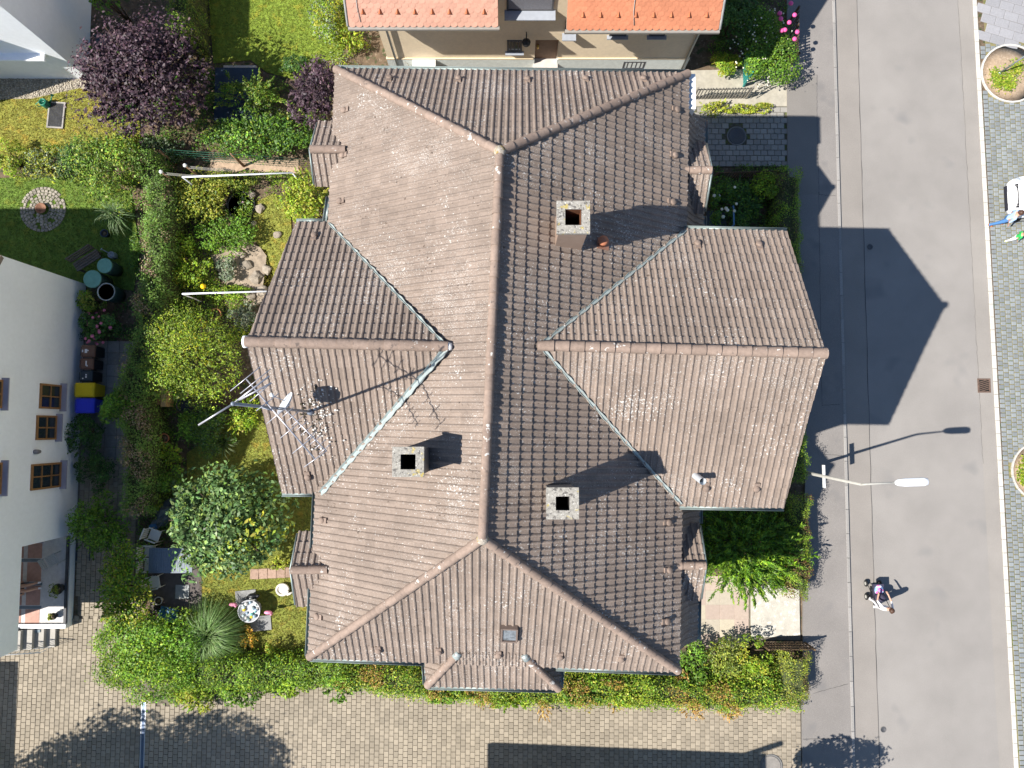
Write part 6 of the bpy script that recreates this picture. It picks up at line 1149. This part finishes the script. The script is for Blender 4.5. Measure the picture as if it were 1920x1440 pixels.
B_('hydrangea', 'hydrangea with pink and cream flower heads against the white wall', 'shrub', 188, 608, 36, 32, 1.1, G_DARK, 700, .1, 1.5, 14, flowers=((.55, .16, .26), 26, .075))
B_('olive_tree', 'round olive-green tree between ivy hedge and west gable', 'tree', 365, 672, 98, 92, 3.6, G_OLIVE + G_BRIGHT, 1100, .07, 2.4, 50, tree=True, shoots=(26, .45, .12), patches=([(.5, .5, .03)], .08))
B_('laurel_tree', 'broad tree with large glossy blue-green leaves over the patio table', 'tree', 424, 982, 108, 98, 3.3, G_BLUE, 600, .165, 2.1, 56, gloss='glossy', tree=True, shoots=(20, .42, .16), patches=(G_YEL, .05))
tuft('pampas_grass', 'big fountain of pale green arching grass beside the ornament table', 400, 1184, 66, 1.3, [(.2, .34, .09), (.14, .26, .06), (.3, .42, .17)], 2200, .008, droop=.75)
tuft('bamboo_grass', 'pale arching grass on the shaded lawn beside the ivy hedge', 222, 405, 42, 1.2, [(.22, .3, .14), (.15, .24, .1)], 160, .014)
B_('yew_bush', 'large spiky dark-green yew bush in front of the street eaves', 'bush', 1395, 1030, 108, 84, 1.7, [(.1, .22, .016), (.15, .3, .02), (.26, .4, .025), (.07, .16, .016)], 1100, .14, 4.2, 40, shoots=(16, .85, .17, .2))
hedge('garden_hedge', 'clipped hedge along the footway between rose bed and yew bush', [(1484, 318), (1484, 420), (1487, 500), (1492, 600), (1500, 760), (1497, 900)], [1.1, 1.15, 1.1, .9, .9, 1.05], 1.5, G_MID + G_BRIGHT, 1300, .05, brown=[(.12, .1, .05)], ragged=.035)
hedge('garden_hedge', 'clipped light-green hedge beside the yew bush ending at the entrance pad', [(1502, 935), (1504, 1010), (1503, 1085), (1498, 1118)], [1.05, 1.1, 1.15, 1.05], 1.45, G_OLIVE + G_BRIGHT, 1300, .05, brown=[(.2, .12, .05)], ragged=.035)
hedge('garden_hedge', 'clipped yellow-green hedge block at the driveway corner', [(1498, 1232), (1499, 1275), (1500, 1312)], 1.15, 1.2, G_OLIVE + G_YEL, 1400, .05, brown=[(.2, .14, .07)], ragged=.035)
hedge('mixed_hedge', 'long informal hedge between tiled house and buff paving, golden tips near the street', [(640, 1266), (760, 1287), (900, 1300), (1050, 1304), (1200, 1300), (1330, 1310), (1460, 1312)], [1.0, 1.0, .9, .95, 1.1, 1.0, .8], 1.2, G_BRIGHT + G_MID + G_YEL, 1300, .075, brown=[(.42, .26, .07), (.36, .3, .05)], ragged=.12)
hedge('mixed_hedge', 'dark-green leafy hedge along the paving behind the worn lawn', [(330, 1262), (430, 1272), (530, 1268), (640, 1258)], [1.3, 1.25, 1.1, .9], 1.4, G_MID + G_BRIGHT, 1300, .075, ragged=.12)
hedge('bed_planting', 'bright border plants under the south eaves', [(640, 1248), (780, 1262), (1060, 1270), (1260, 1268)], .7, .7, G_YEL + G_BRIGHT, 1100, .07, ragged=.1)
hedge('tall_hedge', 'tall clipped hedge casting shade on the fresh lawn', [(325, -80), (330, 0), (330, 62)], 1.1, 2.1, G_MID + G_OLIVE, 1000, .07)
B_('rose_bush', 'flowering bush with pink roses and white blossom over the slatted fence', 'shrub', 1432, 88, 62, 66, 1.7, G_MID, 900, .075, 1.6, 26, flowers=((.7, .66, .52), 130, .035))
mb = MB(); rb = bpy.data.objects['rose_bush']
for u, v in ((1462, 25), (1464, 35), (1472, 56), (1480, 42), (1466, 57), (1490, 28), (1483, 6), (1495, 60), (1490, 73)): mb.ball(W(u, v, 1.75), .1, 8, 5, (1, 1, .7))
mb.build('roses', mat('rose_pink', (.75, .1, .3), .6, .2, 30), rb, kind='stuff')
B_('rose_bush', 'shaded rose bush with red and pink blooms beside the street dormer', 'shrub', 1352, 370, 24, 48, 1.2, G_DARK + G_MID, 900, .075, 1.6, 14, flowers=((.5, .03, .14), 12, .07))
mb = MB()
for k in range(0): pass
# yuccas and spiky plants south of the slatted table
tuft('yucca', 'spiky yucca plants at the edge of the shaded lawn', 418, 830, 34, .8, [(.14, .2, .08), (.1, .15, .05)], 160, .016, cat='plant', droop=.2)
# trees outside the frame whose shadows fall on the paving
B_('courtyard_tree', 'leafy tree south of the courtyard', 'tree', -170, 1735, 290, 150, 7.5, G_MID, 620, .14, 1.7, 40, tree=True, zc=5.5)
B_('street_tree', 'small leafy tree beside the footway south of the driveway', 'tree', 1470, 1592, 95, 60, 4.8, G_MID, 620, .12, 1.7, 24, tree=True, zc=3.8)

# ------------------------------------------------------------------ low planting that fills the beds
def cover(label, px, pal, n_m2=420, size=.075, hmax=.35):
    poly = wp(px); A = abs(sum(poly[i].x * poly[i - 1].y - poly[i - 1].x * poly[i].y for i in range(len(poly)))) / 2; n = int(A * n_m2); P = []
    xs, ys = [p.x for p in poly], [p.y for p in poly]
    while len(P) < n:
        x, y = random.uniform(min(xs), max(xs)), random.uniform(min(ys), max(ys)); d = math.sin(x * 2.9 + 2 * math.sin(y * 1.7)) * math.sin(y * 3.1 + 1.5 * math.sin(x * 2.1))
        if inside(poly, x, y) and random.random() < .45 + .75 * d: P.append((x, y, .04 + hmax * random.random() * max(.15, .5 + .6 * d)))
    P = np.array(P); V, F = leaf_quads(P, unit(rng.normal(0, .6, (n, 3)) + np.array([0, 0, .8])), size, 1.8); V[:, 2] = np.maximum(V[:, 2], .005)
    c = palette(n, pal, .25); c *= (1 + .3 * np.sin(P[:, 0] * 4.1) * np.sin(P[:, 1] * 3.7))[:, None]
    tag(np_mesh('ground_cover', V, F, c, leafmat(), None, 'stuff'), label, 'ground cover')
cover('mixed low plants filling the villa garden beds around the pond', [(305, 320), (560, 325), (620, 350), (612, 420), (560, 440), (548, 400), (512, 362), (478, 380), (470, 440), (440, 470), (400, 480), (420, 540), (500, 575), (480, 640), (440, 640), (320, 620), (305, 500)], G_MID + G_BRIGHT + G_OLIVE, 420)
cover('low plants under shrubs beside the wooden bench', [(262, 640), (330, 640), (420, 740), (430, 790), (350, 850), (352, 960), (380, 1060), (262, 1060)], G_DARK + G_MID, 300)
cover('undergrowth below the fir bush and purple trees', [(330, 100), (400, 118), (500, 140), (560, 150), (620, 130), (625, 230), (580, 290), (330, 300), (240, 280), (190, 200)], G_DARK + G_MID, 380)
cover('weeds and border plants between the white houses', [(-40, 275), (260, 270), (300, 330), (245, 362), (150, 332), (-40, 338)], G_MID + G_YEL, 380)
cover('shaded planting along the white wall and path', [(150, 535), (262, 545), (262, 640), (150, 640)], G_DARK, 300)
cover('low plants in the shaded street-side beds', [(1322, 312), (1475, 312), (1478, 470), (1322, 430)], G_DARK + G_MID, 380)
cover('plants and weeds beside the red-tiled house entrance', [(1300, -60), (1474, -60), (1474, 125), (1420, 128), (1330, 110), (1320, 60)], G_DARK + G_MID, 380)
cover('flowering border under the south eaves and driveway hedge', [(590, 1240), (1500, 1230), (1498, 1325), (1200, 1318), (900, 1312), (640, 1292)], G_BRIGHT + G_YEL + G_MID, 520, hmax=.7)
cover('wild plants at the courtyard corner', [(180, 1170), (380, 1150), (480, 1250), (640, 1255), (640, 1285), (300, 1322), (200, 1280)], G_MID + G_BRIGHT, 450)
cover('border plants along the fresh lawn', [(560, -60), (655, -60), (700, 60), (690, 130), (600, 140), (640, 60)], G_BRIGHT + G_YEL + G_GREY, 380)
cover('plants under the yew bush on the street side', [(1310, 950), (1500, 950), (1500, 1095), (1310, 1095)], G_MID + G_DARK, 300)

# droppings and moss on the gable tiles under the aerials
mb = MB(); c, n, u, e, _ = planes['WGS']
for k in range(170):
    p = on('WGS', random.gauss(585 + (k % 3) * 12, 16), random.gauss(800 - (k % 2) * 45, 32)); s_ = random.uniform(.012, .04); mb.cur = 0 if k % 3 else 1; mb.lathe(p + n * .075, [(s_, 0), (s_ * .6, .012), (.001, .014)], 6, True, random.uniform(.6, 1.4), 1)
mb.build('droppings', [mat('dropping_white', (.6, .58, .54), .9, .2), mat('moss_dark', (.06, .05, .03), .95, .3)], roof, kind='stuff')

cover('ground plants at the foot of the ivy hedge', [(245, 360), (305, 330), (312, 640), (262, 640), (262, 545), (250, 500)], G_MID + G_DARK, 380)
for k, (u, v, ru, rv, h) in enumerate(((905, 1306, 18, 16, 1.1), (1020, 1326, 16, 18, 1.0), (1300, 1330, 22, 18, 1.0), (1366, 1330, 24, 18, 1.0), (1278, 1264, 16, 14, 1.2), (1155, 1320, 14, 12, 1.0))):
    B_('astilbe', ('golden-orange plume plant in the hedge below the south bay roof', 'golden-orange plume plant beside the bay roof corner nearer the street', 'golden-orange plume plant on the paving edge below the roof corner', 'widest golden-orange plume plant beside the clipped corner hedge', 'golden-orange plume plant touching the south-east roof corner', 'smallest golden-orange plume plant midway along the driveway hedge')[k], 'plant', u, v, ru, rv, h, [(.55, .32, .08), (.5, .28, .06), (.6, .42, .14)], 900, .055, 2.0, 8, shoots=(40, .25, .05, .1), group='orange plume plants in the driveway hedge')
for k, (u, v, ru, rv, h, pal, lb) in enumerate(((700, 1272, 50, 18, 1.1, G_YEL, 'yellow flowering shrub in the hedge left of the south bay'), (840, 1300, 42, 16, 1.2, G_MID, 'dark-green hump in the hedge under the bay corner'), (960, 1312, 48, 16, 1.2, G_BRIGHT, 'lime shrub spilling from the hedge below the bay'), (1085, 1300, 46, 22, 1.4, G_MID, 'taller dark-green shrub in the hedge right of the bay'), (1190, 1298, 46, 26, 1.3, G_BRIGHT + G_YEL, 'bright yellow-green shrub in the middle of the driveway hedge'), (545, 1280, 42, 22, 1.3, G_BRIGHT, 'lime-green bulge in the dark hedge behind the lawn'), (640, 1290, 30, 22, 1.3, G_MID, 'dark leafy bulge where the two driveway hedges meet'), (455, 1300, 34, 22, 1.2, G_MID, 'leafy bulge beside the feathery bright shrub'))):
    B_('shrub', lb, 'shrub', u, v, ru, rv, h, pal, 1000, .085, 1.7, 12, shoots=(26, .28, .1))
